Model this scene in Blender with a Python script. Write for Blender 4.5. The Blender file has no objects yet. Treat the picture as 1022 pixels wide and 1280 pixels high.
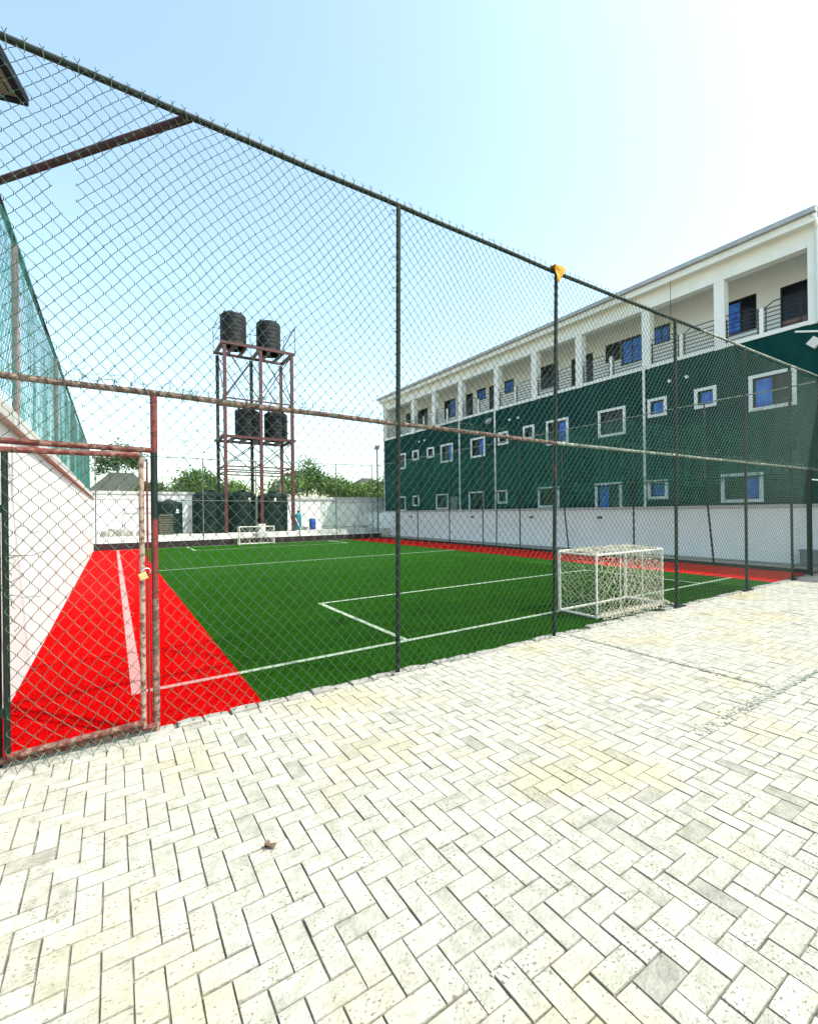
import bpy, math, random
import numpy as np
from mathutils import Vector, Matrix
rad = math.radians
S = bpy.context.scene
COL = S.collection
rng = random.Random(7)
nr = np.random.RandomState(11)

# ------------------------------------------------------------------ camera
EYE = 1.55
cd = bpy.data.cameras.new('camera'); cam = bpy.data.objects.new('camera', cd); COL.objects.link(cam)
cd.sensor_fit = 'HORIZONTAL'; cd.sensor_width = 36.0
cd.lens = 568.87 / 1022 * 36.0
cd.clip_start = 0.05; cd.clip_end = 3000
yaw, pitch, roll = rad(33.03), rad(0.04), rad(-0.65)
cam.matrix_world = (Matrix.Translation((0, 0, EYE)) @ Matrix.Rotation(-yaw, 4, 'Z')
                    @ Matrix.Rotation(math.pi/2 + pitch, 4, 'X') @ Matrix.Rotation(roll, 4, 'Z'))
S.camera = cam

# ------------------------------------------------------------------ light
SUNV = Vector((0.36, -0.42, 0.83)).normalized()
w = bpy.data.worlds.new('World'); S.world = w; w.use_nodes = True
nt = w.node_tree; bg = nt.nodes['Background']
sky = nt.nodes.new('ShaderNodeTexSky'); sky.sky_type = 'NISHITA'; sky.sun_disc = False
sky.sun_elevation = math.asin(SUNV.z); sky.sun_rotation = math.atan2(SUNV.x, SUNV.y)
sky.air_density = 1.0; sky.dust_density = 2.1; sky.ozone_density = 0.6; sky.altitude = 0
tint = nt.nodes.new('ShaderNodeMix'); tint.data_type = 'RGBA'; tint.blend_type = 'MULTIPLY'; tint.inputs[0].default_value = 1; tint.inputs[7].default_value = (1.05, 1.07, .90, 1)
nt.links.new(sky.outputs[0], tint.inputs[6]); nt.links.new(tint.outputs[2], bg.inputs[0]); bg.inputs[1].default_value = 0.15
sl = bpy.data.lights.new('sun', 'SUN'); sl.energy = 2.3; sl.angle = rad(0.6); sl.color = (1.0, 0.965, 0.90)
so = bpy.data.objects.new('sun', sl); COL.objects.link(so)
so.rotation_euler = SUNV.to_track_quat('Z', 'Y').to_euler()
S.view_settings.view_transform = 'Standard'; S.view_settings.look = 'None'
S.view_settings.exposure = 1.65; S.view_settings.gamma = 1
S.cycles.transparent_max_bounces = 24
S.cycles.max_bounces = 6

# ------------------------------------------------------------------ materials
MC = {}
def srgb(r, g, b):
    f = lambda c: (c/12.92 if c <= .04045 else ((c+.055)/1.055)**2.4)
    return (f(r/255), f(g/255), f(b/255))
def pm(name, c1, c2=None, scale=8, rough=.7, bump=0.0, bscale=60, metal=0.0, spec=.3, lo=.35, hi=.65, detail=6, stretch=None, c3=None, s3=1.5, lo3=.55, hi3=.7, attr=None, aamt=.3):
    """principled material: two noise-mixed colours, an optional third large-patch colour, bump"""
    if name in MC: return MC[name]
    m = bpy.data.materials.new(name); m.use_nodes = True; t = m.node_tree; N = t.nodes; L = t.links
    b = N['Principled BSDF']; b.inputs['Roughness'].default_value = rough; b.inputs['Metallic'].default_value = metal
    b.inputs['Specular IOR Level'].default_value = spec
    tc = N.new('ShaderNodeTexCoord'); src = tc.outputs['Object']
    if stretch:
        mp = N.new('ShaderNodeMapping'); mp.inputs['Scale'].default_value = stretch; L.new(src, mp.inputs[0]); src = mp.outputs[0]
    def noise(sc, det=detail):
        n = N.new('ShaderNodeTexNoise'); n.inputs['Scale'].default_value = sc; n.inputs['Detail'].default_value = det; n.inputs['Roughness'].default_value = .6
        L.new(src, n.inputs['Vector']); return n.outputs['Fac']
    def rng_(v, a, z):
        r = N.new('ShaderNodeMapRange'); r.inputs[1].default_value = a; r.inputs[2].default_value = z; r.clamp = True; L.new(v, r.inputs[0]); return r.outputs[0]
    def mix(f, a, z, mode='MIX'):
        x = N.new('ShaderNodeMix'); x.data_type = 'RGBA'; x.blend_type = mode
        if isinstance(f, float): x.inputs[0].default_value = f
        else: L.new(f, x.inputs[0])
        for i, v in ((6, a), (7, z)):
            if isinstance(v, tuple): x.inputs[i].default_value = (*v, 1)
            else: L.new(v, x.inputs[i])
        return x.outputs[2]
    col = c1
    if c2 is not None: col = mix(rng_(noise(scale), lo, hi), c1, c2)
    if c3 is not None: col = mix(rng_(noise(s3, 4), lo3, hi3), col, c3)
    if attr:
        a = N.new('ShaderNodeAttribute'); a.attribute_name = attr
        r = N.new('ShaderNodeMapRange'); r.inputs[1].default_value = 0; r.inputs[2].default_value = 1
        r.inputs[3].default_value = 1-aamt; r.inputs[4].default_value = 1+aamt*.35; L.new(a.outputs['Fac'], r.inputs[0])
        cx = N.new('ShaderNodeCombineXYZ')
        for i in range(3): L.new(r.outputs[0], cx.inputs[i])
        col = mix(1.0, col, cx.outputs[0], 'MULTIPLY')
    if isinstance(col, tuple): b.inputs['Base Color'].default_value = (*col, 1)
    else: L.new(col, b.inputs['Base Color'])
    if bump:
        bp = N.new('ShaderNodeBump'); bp.inputs['Strength'].default_value = bump; bp.inputs['Distance'].default_value = .01
        L.new(noise(bscale, 5), bp.inputs['Height']); L.new(bp.outputs[0], b.inputs['Normal'])
    MC[name] = m; return m

GREENPAINT = pm('green_post_paint', (.0012, .007, .0055), (.003, .013, .010), 14, .6, .3, 80, c3=(.16, .035, .03), s3=2.2, lo3=.66, hi3=.70)
DKGREEN = pm('dark_green_paint', (.0012, .008, .006), (.0035, .015, .011), 12, .6, .2, 60)
RUSTRAIL = pm('flaking_rail_paint', (.075, .04, .034), (.23, .165, .13), 26, .75, .6, 90, lo=.42, hi=.6, c3=(.05, .06, .035), s3=5, lo3=.55, hi3=.68)
GATEPAINT = pm('worn_gate_paint', (.11, .022, .018), (.22, .13, .10), 22, .7, .6, 90, lo=.46, hi=.62, c3=(.09, .05, .04), s3=12, lo3=.55, hi3=.68)
REDPOST = pm('red_oxide_paint', (.10, .015, .014), (.15, .030, .026), 20, .6, .3, 70, c3=(.09, .06, .05), s3=9, lo3=.6, hi3=.7)
WIRE = pm('green_coated_wire', (.026, .060, .036), (.045, .095, .058), 30, .5, spec=.5)
WIREFAR = WIRE
WHITEWALL = pm('white_wall_paint', (.66, .66, .65), (.61, .61, .595), 2.5, .85, .15, 40, c3=(.48, .48, .45), s3=1.1, lo3=.62, hi3=.85)
COPING = pm('coping_concrete', (.50, .49, .46), (.46, .44, .40), 6, .9, .3, 40, lo=.45, hi=.8)
FACADEWHITE = pm('facade_white_paint', (.80, .81, .76), (.74, .75, .70), 1.8, .85, .1, 30)
FACADEGREEN = pm('facade_green_paint', (.002, .032, .034), (.004, .045, .042), 3, .75, .25, 60, spec=.06, stretch=(1, 1, .35), c3=(.008, .060, .052), s3=.7, lo3=.55, hi3=.75)
WHITETRIM = pm('white_trim', (.80, .82, .80), (.70, .72, .70), 8, .6)
BLUEFILM = pm('blue_window_film', (.015, .09, .46), (.04, .20, .62), 4, .4, .3, 12, spec=.3, lo=.4, hi=.6)
DARKGLASS = pm('dark_window_glass', (.005, .006, .010), (.012, .012, .018), 3, .15, spec=.25)
BLACKIRON = pm('black_iron', (.012, .011, .012), (.03, .026, .025), 20, .5)
ROOFMETAL = pm('grey_roof_metal', (.33, .35, .38), (.42, .44, .47), 3, .5, metal=.2)
TURFG = None
BLACKTANK = pm('black_tank_plastic', (.006, .007, .009), (.012, .013, .016), 5, .6, .1, 20, spec=.15)
GREENTANK = pm('dark_green_tank_plastic', (.002, .010, .010), (.005, .018, .016), 3, .65, .1, 20, spec=.15)
TOWERPAINT = pm('tower_oxide_paint', (.065, .016, .022), (.10, .028, .032), 9, .6, .2, 40, c3=(.04, .022, .026), s3=2.5, lo3=.5, hi3=.7)
DARKSTEEL = pm('dark_steel', (.012, .011, .014), (.035, .028, .03), 9, .6)
NETWHITE = pm('white_net_cord', (.58, .55, .46), (.50, .46, .36), 9, .8)
GOALPAINT = pm('white_goal_paint', (.60, .60, .56), (.50, .47, .42), 14, .55, lo=.5, hi=.8)
BRASS = pm('brass', (.62, .50, .22), (.5, .4, .18), 30, .35, metal=.6)
STEEL = pm('steel_shackle', (.6, .6, .58), None, rough=.3, metal=.9)
YELLOW = pm('yellow_cloth', (.50, .26, .02), (.40, .20, .015), 9, .8)
KERBDARK = pm('dark_kerb_paint', (.012, .008, .010), (.03, .016, .018), 8, .8, .2, 40)
GREYCONC = pm('grey_concrete', (.28, .28, .25), (.19, .19, .17), 9, .9, .4, 50, lo=.4, hi=.7)
SAND = pm('sandy_ground', (.36, .31, .23), (.28, .24, .18), 1.5, .95, .4, 20)
STONE = pm('rubble_stone', (.44, .43, .38), (.16, .15, .13), 12, .9, .7, 30)
WOOD = pm('weathered_board', (.15, .145, .10), (.07, .075, .05), 10, .9, .3, 50, stretch=(1, 8, 8))
BLUEDRUM = pm('blue_drum_plastic', (.012, .055, .26), (.02, .08, .34), 6, .4)
TEAL = pm('teal_paint', (.01, .19, .25), (.015, .26, .32), 6, .5)
TILEROOF = pm('olive_roof_sheet', (.028, .034, .026), (.05, .056, .042), 4, .8, .2, 30)
SOFFIT = pm('weathered_soffit_board', (.12, .105, .08), (.19, .17, .13), 6, .9, .2, 30, stretch=(1, 6, 1))
FASCIA = pm('dark_fascia', (.006, .008, .014), (.015, .018, .026), 9, .8, spec=.1)
LEAFDRY = pm('dry_leaf', (.07, .045, .03), (.16, .11, .08), 60, .9)
BARK = pm('grey_bark', (.16, .14, .11), (.26, .23, .19), 9, .9, .5, 30)
PIPEWHITE = pm('white_pipe', (.74, .76, .73), None, rough=.5)

def leafmat(name, a, b, c):
    m = pm(name, a, b, .9, .6, spec=.25, lo=.4, hi=.62, c3=c, s3=.45, lo3=.5, hi3=.65)
    return m
LEAF_DARK = leafmat('leaf_dark', (.030, .060, .018), (.055, .095, .028), (.018, .042, .014))
LEAF_MID = leafmat('leaf_mid', (.045, .105, .018), (.085, .16, .032), (.026, .065, .014))
LEAF_LIGHT = leafmat('leaf_light', (.075, .15, .022), (.13, .22, .045), (.035, .085, .016))

def turfmat(name, c1, c2, stripe=.10, patch=.13):
    m = bpy.data.materials.new(name); m.use_nodes = True; t = m.node_tree; N = t.nodes; L = t.links
    b = N['Principled BSDF']; b.inputs['Roughness'].default_value = .75; b.inputs['Specular IOR Level'].default_value = .03
    tc = N.new('ShaderNodeTexCoord')
    def noise(sc, det, st=(1, 1, 1)):
        mp = N.new('ShaderNodeMapping'); mp.inputs['Scale'].default_value = st; L.new(tc.outputs['Object'], mp.inputs[0])
        n = N.new('ShaderNodeTexNoise'); n.inputs['Scale'].default_value = sc; n.inputs['Detail'].default_value = det; L.new(mp.outputs[0], n.inputs['Vector']); return n.outputs['Fac']
    def ma(op, a, z):
        x = N.new('ShaderNodeMath'); x.operation = op
        for i, v in enumerate((a, z)):
            if isinstance(v, (int, float)): x.inputs[i].default_value = v
            else: L.new(v, x.inputs[i])
        return x.outputs[0]
    f = ma('ADD', ma('MULTIPLY', noise(150, 3), .7), ma('MULTIPLY', noise(1.1, 4), patch*2))
    f = ma('ADD', f, ma('MULTIPLY', noise(2.2, 3, (.25, 1.8, 1)), stripe*2))
    r = N.new('ShaderNodeMapRange'); r.inputs[1].default_value = .24 + patch*.55 + stripe*.55; r.inputs[2].default_value = .46 + patch*1.45 + stripe*1.45; L.new(f, r.inputs[0])
    x = N.new('ShaderNodeMix'); x.data_type = 'RGBA'; x.inputs[6].default_value = (*c1, 1); x.inputs[7].default_value = (*c2, 1); L.new(r.outputs[0], x.inputs[0])
    L.new(x.outputs[2], b.inputs['Base Color'])
    bp = N.new('ShaderNodeBump'); bp.inputs['Strength'].default_value = .8; bp.inputs['Distance'].default_value = .015; L.new(noise(230, 3), bp.inputs['Height']); L.new(bp.outputs[0], b.inputs['Normal'])
    return m
TURFG = turfmat('green_turf_pile', (.004, .033, .0010), (.019, .086, .0016))
TURFR = turfmat('red_turf_pile', (.36, .0004, .0006), (.60, .0008, .0012), .12, .2)
TURFW = turfmat('white_turf_pile', (.22, .30, .20), (.36, .43, .34), .04, .1)
TURFP = turfmat('pale_pink_turf_pile', (.46, .18, .18), (.56, .28, .27), .04, .1)

def netmat(name, col, opac, fold=9.0):
    m = bpy.data.materials.new(name); m.use_nodes = True; t = m.node_tree; N = t.nodes; L = t.links
    b = N['Principled BSDF']; b.inputs['Roughness'].default_value = .8; b.inputs['Specular IOR Level'].default_value = .1
    b.inputs['Base Color'].default_value = (*col, 1)
    tc = N.new('ShaderNodeTexCoord')
    mp = N.new('ShaderNodeMapping'); mp.inputs['Scale'].default_value = (fold, fold, 1.1); L.new(tc.outputs['Object'], mp.inputs[0])
    n = N.new('ShaderNodeTexNoise'); n.inputs['Scale'].default_value = 1; n.inputs['Detail'].default_value = 8; n.inputs['Distortion'].default_value = 1.2; L.new(mp.outputs[0], n.inputs['Vector'])
    n2 = N.new('ShaderNodeTexNoise'); n2.inputs['Scale'].default_value = 1; n2.inputs['Detail'].default_value = 4; n2.inputs['Distortion'].default_value = 2
    mp2 = N.new('ShaderNodeMapping'); mp2.inputs['Scale'].default_value = (38, 38, 14); L.new(tc.outputs['Object'], mp2.inputs[0]); L.new(mp2.outputs[0], n2.inputs['Vector'])
    a = N.new('ShaderNodeMath'); a.operation = 'ADD'; L.new(n.outputs['Fac'], a.inputs[0]); L.new(n2.outputs['Fac'], a.inputs[1])
    r = N.new('ShaderNodeMapRange'); r.inputs[1].default_value = .85; r.inputs[2].default_value = 1.15
    r.inputs[3].default_value = max(0, opac-.38); r.inputs[4].default_value = min(1, opac+.38); L.new(a.outputs[0], r.inputs[0])
    L.new(r.outputs[0], b.inputs['Alpha'])
    return m
NETTEAL = netmat('teal_shade_net', (.02, .17, .145), .40, 8)
NETGREEN = netmat('thin_green_shade_net', (.02, .17, .11), .12, 5)
NETBUNCH = netmat('bunched_green_net', (.02, .20, .14), .30, 14)

# ------------------------------------------------------------------ mesh builder
class MB:
    def __init__(s): s.v = []; s.f = []; s.m = []; s.cm = 0
    def quad(s, *p):
        i = len(s.v); s.v += [tuple(q) for q in p]; s.f.append(tuple(range(i, i+len(p)))); s.m.append(s.cm); return s
    def box(s, x0, x1, y0, y1, z0, z1, bev=0):
        return s.hull([(x0, y0), (x1, y0), (x1, y1), (x0, y1)], z0, z1)
    def hull(s, poly, z0, z1):
        i = len(s.v); n = len(poly)
        s.v += [(x, y, z0) for x, y in poly] + [(x, y, z1) for x, y in poly]
        s.f.append(tuple(i+n-1-k for k in range(n))); s.f.append(tuple(i+n+k for k in range(n))); s.m += [s.cm]*2
        for k in range(n):
            j = (k+1) % n; s.f.append((i+k, i+j, i+n+j, i+n+k)); s.m.append(s.cm)
        return s
    def obox(s, c, ax, ay, az):
        c = Vector(c); ax, ay, az = Vector(ax), Vector(ay), Vector(az); i = len(s.v)
        for sz in (-1, 1):
            for sx, sy in ((-1, -1), (1, -1), (1, 1), (-1, 1)): s.v.append(tuple(c + ax*sx + ay*sy + az*sz))
        for q in ((3, 2, 1, 0), (4, 5, 6, 7), (0, 1, 5, 4), (1, 2, 6, 5), (2, 3, 7, 6), (3, 0, 4, 7)): s.f.append(tuple(i+k for k in q)); s.m.append(s.cm)
        return s
    def tube(s, pts, r, n=8, caps=True):
        pts = [Vector(p) for p in pts]; rs = r if isinstance(r, (list, tuple)) else [r]*len(pts)
        base = len(s.v); up = None
        for k, p in enumerate(pts):
            d = (pts[min(k+1, len(pts)-1)] - pts[max(k-1, 0)]).normalized()
            if up is None: up = Vector((0, 0, 1)) if abs(d.z) < .9 else Vector((1, 0, 0))
            a = d.cross(up).normalized(); b_ = a.cross(d).normalized(); up = b_ if abs(b_.dot(d)) < .9 else up
            for q in range(n):
                t = 2*math.pi*q/n; s.v.append(tuple(p + (a*math.cos(t) + b_*math.sin(t))*rs[k]))
        for k in range(len(pts)-1):
            for q in range(n):
                q2 = (q+1) % n; s.f.append((base+k*n+q, base+k*n+q2, base+(k+1)*n+q2, base+(k+1)*n+q)); s.m.append(s.cm)
        if caps:
            s.f.append(tuple(base+n-1-q for q in range(n))); s.f.append(tuple(base+(len(pts)-1)*n+q for q in range(n))); s.m += [s.cm]*2
        return s
    def lathe(s, prof, c=(0, 0, 0), n=28, cap=True):
        base = len(s.v)
        for r, z in prof:
            for q in range(n):
                t = 2*math.pi*q/n; s.v.append((c[0]+r*math.cos(t), c[1]+r*math.sin(t), c[2]+z))
        for k in range(len(prof)-1):
            for q in range(n):
                q2 = (q+1) % n; s.f.append((base+k*n+q, base+k*n+q2, base+(k+1)*n+q2, base+(k+1)*n+q)); s.m.append(s.cm)
        if cap:
            s.f.append(tuple(base+n-1-q for q in range(n))); s.f.append(tuple(base+(len(prof)-1)*n+q for q in range(n))); s.m += [s.cm]*2
        return s
    def build(s, name, mats, parent=None, smooth=False, loc=None):
        me = bpy.data.meshes.new(name)
        v = s.v
        if parent is not None and loc is None:
            off = world_loc(parent); v = [(x-off[0], y-off[1], z-off[2]) for x, y, z in v]
        me.from_pydata(v, [], s.f)
        if not isinstance(mats, (list, tuple)): mats = [mats]
        for m in mats: me.materials.append(m)
        if len(mats) > 1: me.polygons.foreach_set('material_index', s.m)
        if smooth: me.polygons.foreach_set('use_smooth', [True]*len(me.polygons))
        me.update()
        o = bpy.data.objects.new(name, me); COL.objects.link(o)
        if parent is not None: o.parent = parent
        if loc is not None: o.location = loc
        return o
def world_loc(o):
    l = Vector(o.location)
    while o.parent: o = o.parent; l += Vector(o.location)
    return l
def npmesh(name, verts, faces, mats, parent=None, smooth=False, attr=None):
    """verts (n,3), faces (m,k) numpy"""
    v = np.asarray(verts, dtype=np.float32)
    if parent is not None: v = v - np.array(world_loc(parent), dtype=np.float32)
    me = bpy.data.meshes.new(name); k = faces.shape[1]; m = len(faces)
    me.vertices.add(len(v)); me.vertices.foreach_set('co', v.ravel())
    me.loops.add(m*k); me.loops.foreach_set('vertex_index', faces.astype(np.int32).ravel())
    me.polygons.add(m); me.polygons.foreach_set('loop_start', np.arange(0, m*k, k, dtype=np.int32))
    try: me.polygons.foreach_set('loop_total', np.full(m, k, dtype=np.int32))
    except Exception: pass
    me.update(calc_edges=True)
    me.polygons.foreach_set('use_smooth', np.full(m, bool(smooth)))
    if attr is not None:
        a = me.attributes.new(attr[0], 'FLOAT', 'FACE'); a.data.foreach_set('value', attr[1].astype(np.float32))
    if not isinstance(mats, (list, tuple)): mats = [mats]
    for x in mats: me.materials.append(x)
    o = bpy.data.objects.new(name, me); COL.objects.link(o)
    if parent is not None: o.parent = parent
    return o
def empty(name, loc, label, cat, group=None, rz=0):
    o = bpy.data.objects.new(name, None); o.empty_display_size = .2; COL.objects.link(o); o.location = loc; o.rotation_euler[2] = rz
    return tag(o, label, cat, group)
def tag(o, label, cat, group=None):
    o['label'] = label; o['category'] = cat
    if group: o['group'] = group
    return o
def struct(o, kind='structure'): o['kind'] = kind; return o
def copy_tree(o, parent=None):
    c = o.copy(); COL.objects.link(c); c.parent = parent
    for ch in list(o.children): copy_tree(ch, c)
    return c
def roundish(mb_obj, width=.01, seg=2):
    md = mb_obj.modifiers.new('bevel', 'BEVEL'); md.width = width; md.segments = seg; md.limit_method = 'ANGLE'; return mb_obj

# ------------------------------------------------------------------ ground sheets
g = MB(); g.quad((-1500, -1500, -.09), (1500, -1500, -.09), (1500, 1500, -.09), (-1500, 1500, -.09)); struct(g.build('ground', SAND))
YF = 3.74                      # fence line
XW0, XW1 = -.73, 13.75         # pitch cage sides
YK = 24.35                     # far kerb
X0R, X1R = 1.02, 11.62         # green zone
# bed under the pavers
g = MB(); g.box(-9, 16.0, -5, 3.80, -.085, -.009); struct(g.build('paving_bed', pm('joint_sand', (.06, .06, .052), (.26, .25, .21), 7, .95, .4, 60, lo=.42, hi=.66)))
# turf base
def sheet(name, x0, x1, y0, y1, z, mat, kind='structure'):
    m = MB(); m.quad((x0, y0, z), (x1, y0, z), (x1, y1, z), (x0, y1, z)); return struct(m.build(name, mat), kind)
def turf_edge(name, x0, x1, mat):
    # near edge slightly ragged along the pavers
    m = MB(); n = int((x1-x0)/.05)+1; xs = np.linspace(x0, x1, n)
    ed = 3.80 + .012*np.sin(xs*7) + nr.uniform(-.006, .006, n)
    for a in range(n-1): m.quad((xs[a], ed[a], -.004), (xs[a+1], ed[a+1], -.004), (xs[a+1], YK, -.004), (xs[a], YK, -.004))
    return struct(m.build(name, mat))
turf_edge('green_turf', X0R, X1R, TURFG)
turf_edge('red_turf_border', XW0, X0R, TURFR)
turf_edge('red_turf_border', X1R, XW1, TURFR)
# painted lines
lw = .075
lines = MB()
def ln(x0, x1, y0, y1): lines.quad((x0, y0, .001), (x1, y0, .001), (x1, y1, .001), (x0, y1, .001))
ln(X0R, X1R, 4.60, 4.60+lw); ln(2.93, 2.93+lw, 4.60+lw, 7.36); ln(2.93, 10.30, 7.36, 7.36+lw); ln(10.215, 10.30, 4.60+lw, 7.36)
ln(X0R, X1R, 14.42, 14.42+lw)
ln(2.93, 10.2, 21.5, 21.5+lw); ln(2.93, 2.93+lw, 21.5+lw, 24.1); ln(10.11, 10.2, 21.5+lw, 24.1); ln(X0R, X1R, 24.1, 24.19)
struct(lines.build('pitch_lines', TURFW))
lines = MB(); ln(.12, .215, 4.60+lw, 24.1); ln(.12, X0R, 4.60, 4.60+lw)
ln(.215, X0R, 24.1, 24.19)
struct(lines.build('pitch_lines', TURFP))

# short synthetic pile on the nearest part of the turf
def pile(name, x0, x1, y0, y1, n, mat, skip, h=.017):
    rs = np.random.RandomState(5); x = rs.uniform(x0, x1, n); y = y0+(y1-y0)*(1-np.sqrt(1-rs.rand(n)))
    ok = np.ones(n, bool)
    for a, b_, c, d in skip: ok &= ~((x > a) & (x < b_) & (y > c) & (y < d))
    x, y = x[ok], y[ok]; n = len(x); a = rs.uniform(0, 6.283, n); ln_ = rs.normal(0, .006, (n, 2)); hh = h*rs.uniform(.6, 1.1, n); w_ = .0022
    dx, dy = np.cos(a)*w_, np.sin(a)*w_; z0 = np.full(n, -.005)
    P = np.stack([np.stack([x-dx, y-dy, z0], 1), np.stack([x+dx, y+dy, z0], 1), np.stack([x+dx*.3+ln_[:, 0], y+dy*.3+ln_[:, 1], hh], 1), np.stack([x-dx*.3+ln_[:, 0], y-dy*.3+ln_[:, 1], hh], 1)], 1).reshape(-1, 3)
    return struct(npmesh(name, P, np.arange(n*4).reshape(n, 4), mat), 'stuff')
pile('green_turf_pile', X0R, 10.5, 3.82, 13.5, 170000, TURFG, [(X0R, X1R, 4.60, 4.60+lw), (2.93, 2.93+lw, 4.6, 7.4), (2.93, 10.3, 7.36, 7.36+lw), (10.215, 10.3, 4.6, 7.4)])
pile('red_turf_pile', XW0, X0R, 3.82, 11.0, 36000, TURFR, [(.12, .215, 4.6, 12), (.12, X0R, 4.6, 4.6+lw)])

# ------------------------------------------------------------------ herringbone pavers (real bricks)
def pavers():
    a = .0915; ox, oy = .50, 1.325
    V = []; F = []; T = []
    i0, i1 = int((-1.6-ox)/a), int((15.2-ox)/a); j0, j1 = int((-1.2-oy)/a), int((YF-.02-oy)/a)
    gap = .0007; bv = .0022
    def add(x0, x1, y0, y1, dark=0):
        gx = nr.uniform(0, .0016, 4)*(1+1.5*(nr.rand(4) < .2))
        x0 += gap+gx[0]; x1 -= gap+gx[1]; y0 += gap+gx[2]; y1 -= gap+gx[3]
        h = nr.normal(0, .0012); tx, ty = nr.normal(0, .008, 2); rot = nr.normal(0, .006)
        cx, cy = (x0+x1)/2, (y0+y1)/2
        pts = []
        for (b, z) in ((0, -.05), (0, -.005), (bv, 0)):
            for X, Y in ((x0+b, y0+b), (x1-b, y0+b), (x1-b, y1-b), (x0+b, y1-b)):
                dx, dy = X-cx, Y-cy
                jx, jy = (nr.uniform(-.0012, .0012, 2) if b else (0, 0))
                pts.append((cx+dx-dy*rot+jx, cy+dy+dx*rot+jy, z+h+dx*tx+dy*ty))
        n = len(V); V.extend(pts)
        for r in (0, 4):
            for q in range(4):
                q2 = (q+1) % 4; F.append((n+r+q, n+r+q2, n+r+4+q2, n+r+4+q))
        F.append((n+8, n+9, n+10, n+11))
        t = .55+.45*nr.beta(2.2, 1.6); 
        if nr.rand() < .03 + .04*(x0 > 1.2 and y0 < 2): t *= .5
        T.extend([.2]*8+[t])
    for i in range(i0, i1):
        for j in range(j0, j1):
            c = (i+j) % 4; x, y = ox+i*a, oy+j*a
            # soldier joints of the patched trench
            if c == 0: add(x, x+2*a, y, y+a)
            elif c == 2: add(x, x+a, y, y+2*a)
    return np.array(V), np.array(F), np.array(T)
V, F, T = pavers()
PAVER = pm('cement_paver', (.335, .335, .29), (.215, .22, .185), 13, .9, .9, 60, spec=.15, lo=.42, hi=.72, c3=(.33, .30, .19), s3=.9, lo3=.5, hi3=.75, attr='tone', aamt=.42)
# pits and specks
t = PAVER.node_tree; b = t.nodes['Principled BSDF']; src = b.inputs['Base Color'].links[0].from_socket
tc = t.nodes.new('ShaderNodeTexCoord')
mp = t.nodes.new('ShaderNodeMapping'); mp.inputs['Scale'].default_value = (1, 1.6, 1); mp.inputs['Rotation'].default_value = (0, 0, .6); t.links.new(tc.outputs['Object'], mp.inputs[0])
n = t.nodes.new('ShaderNodeTexNoise'); n.inputs['Scale'].default_value = 62; n.inputs['Detail'].default_value = 4; t.links.new(mp.outputs[0], n.inputs['Vector'])
n2 = t.nodes.new('ShaderNodeTexNoise'); n2.inputs['Scale'].default_value = 6; n2.inputs['Detail'].default_value = 4; t.links.new(tc.outputs['Object'], n2.inputs['Vector'])
s_ = t.nodes.new('ShaderNodeMath'); s_.operation = 'MULTIPLY_ADD'; s_.inputs[1].default_value = .30; t.links.new(n2.outputs['Fac'], s_.inputs[0]); t.links.new(n.outputs['Fac'], s_.inputs[2])
r = t.nodes.new('ShaderNodeMapRange'); r.inputs[1].default_value = .765; r.inputs[2].default_value = .81; t.links.new(s_.outputs[0], r.inputs[0])
x = t.nodes.new('ShaderNodeMix'); x.data_type = 'RGBA'; x.inputs[7].default_value = (.15, .14, .11, 1); t.links.new(r.outputs[0], x.inputs[0]); t.links.new(src, x.inputs[6]); t.links.new(x.outputs[2], b.inputs['Base Color'])
struct(npmesh('paving', V, F, PAVER, attr=('tone', T)))
# edging course: rough cut stones along the fence, slightly raised
ed = MB(); xx = .38
while xx < 15.0:
    L_ = rng.uniform(.14, .26); y0 = YF - .025 + rng.uniform(-.012, .012); hh = rng.uniform(.004, .022)
    if rng.random() < .93:
        p = [(xx+rng.uniform(0, .012), y0), (xx+L_-.006, y0+rng.uniform(-.008, .008)), (xx+L_-.01, 3.80+rng.uniform(-.02, .012)), (xx+.5*L_, 3.81+rng.uniform(-.02, .01)), (xx+.006, 3.80+rng.uniform(-.02, .012))]
        ed.hull(p, -.05, hh)
    xx += L_
o = struct(ed.build('paving_edging', GREYCONC)); roundish(o, .006)
# threshold under the gate
o = MB().box(-.66, .36, 3.62, 3.80, -.05, .004).build('gate_threshold', GREYCONC); struct(o); roundish(o, .01)
# inspection trench patch lines on the paving (filled, stained joints)
PATCH = pm('stained_mortar', (.08, .10, .085), (.28, .29, .25), 30, .9, .4, 60, lo=.42, hi=.60)
pj = MB()
def ragged(p0, p1, wid):
    p0, p1 = Vector(p0), Vector(p1); d = p1-p0; n_ = max(2, int(d.length/.05)); dn = d.normalized(); pr = Vector((-dn.y, dn.x, 0))
    prev = None
    for k in range(n_+1):
        ww = wid*rng.uniform(.35, 1.3); c = p0+d*k/n_+pr*rng.uniform(-.006, .006)
        cur = (c-pr*ww/2, c+pr*ww/2)
        if prev: pj.quad(prev[0], cur[0], cur[1], prev[1])
        prev = cur
ragged((4.74, 1.6, .006), (4.74, 3.66, .006), .028)
ragged((3.75, 1.56, .006), (5.9, 1.50, .006), .045)
struct(pj.build('paving_joint_stain', PATCH))

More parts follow.
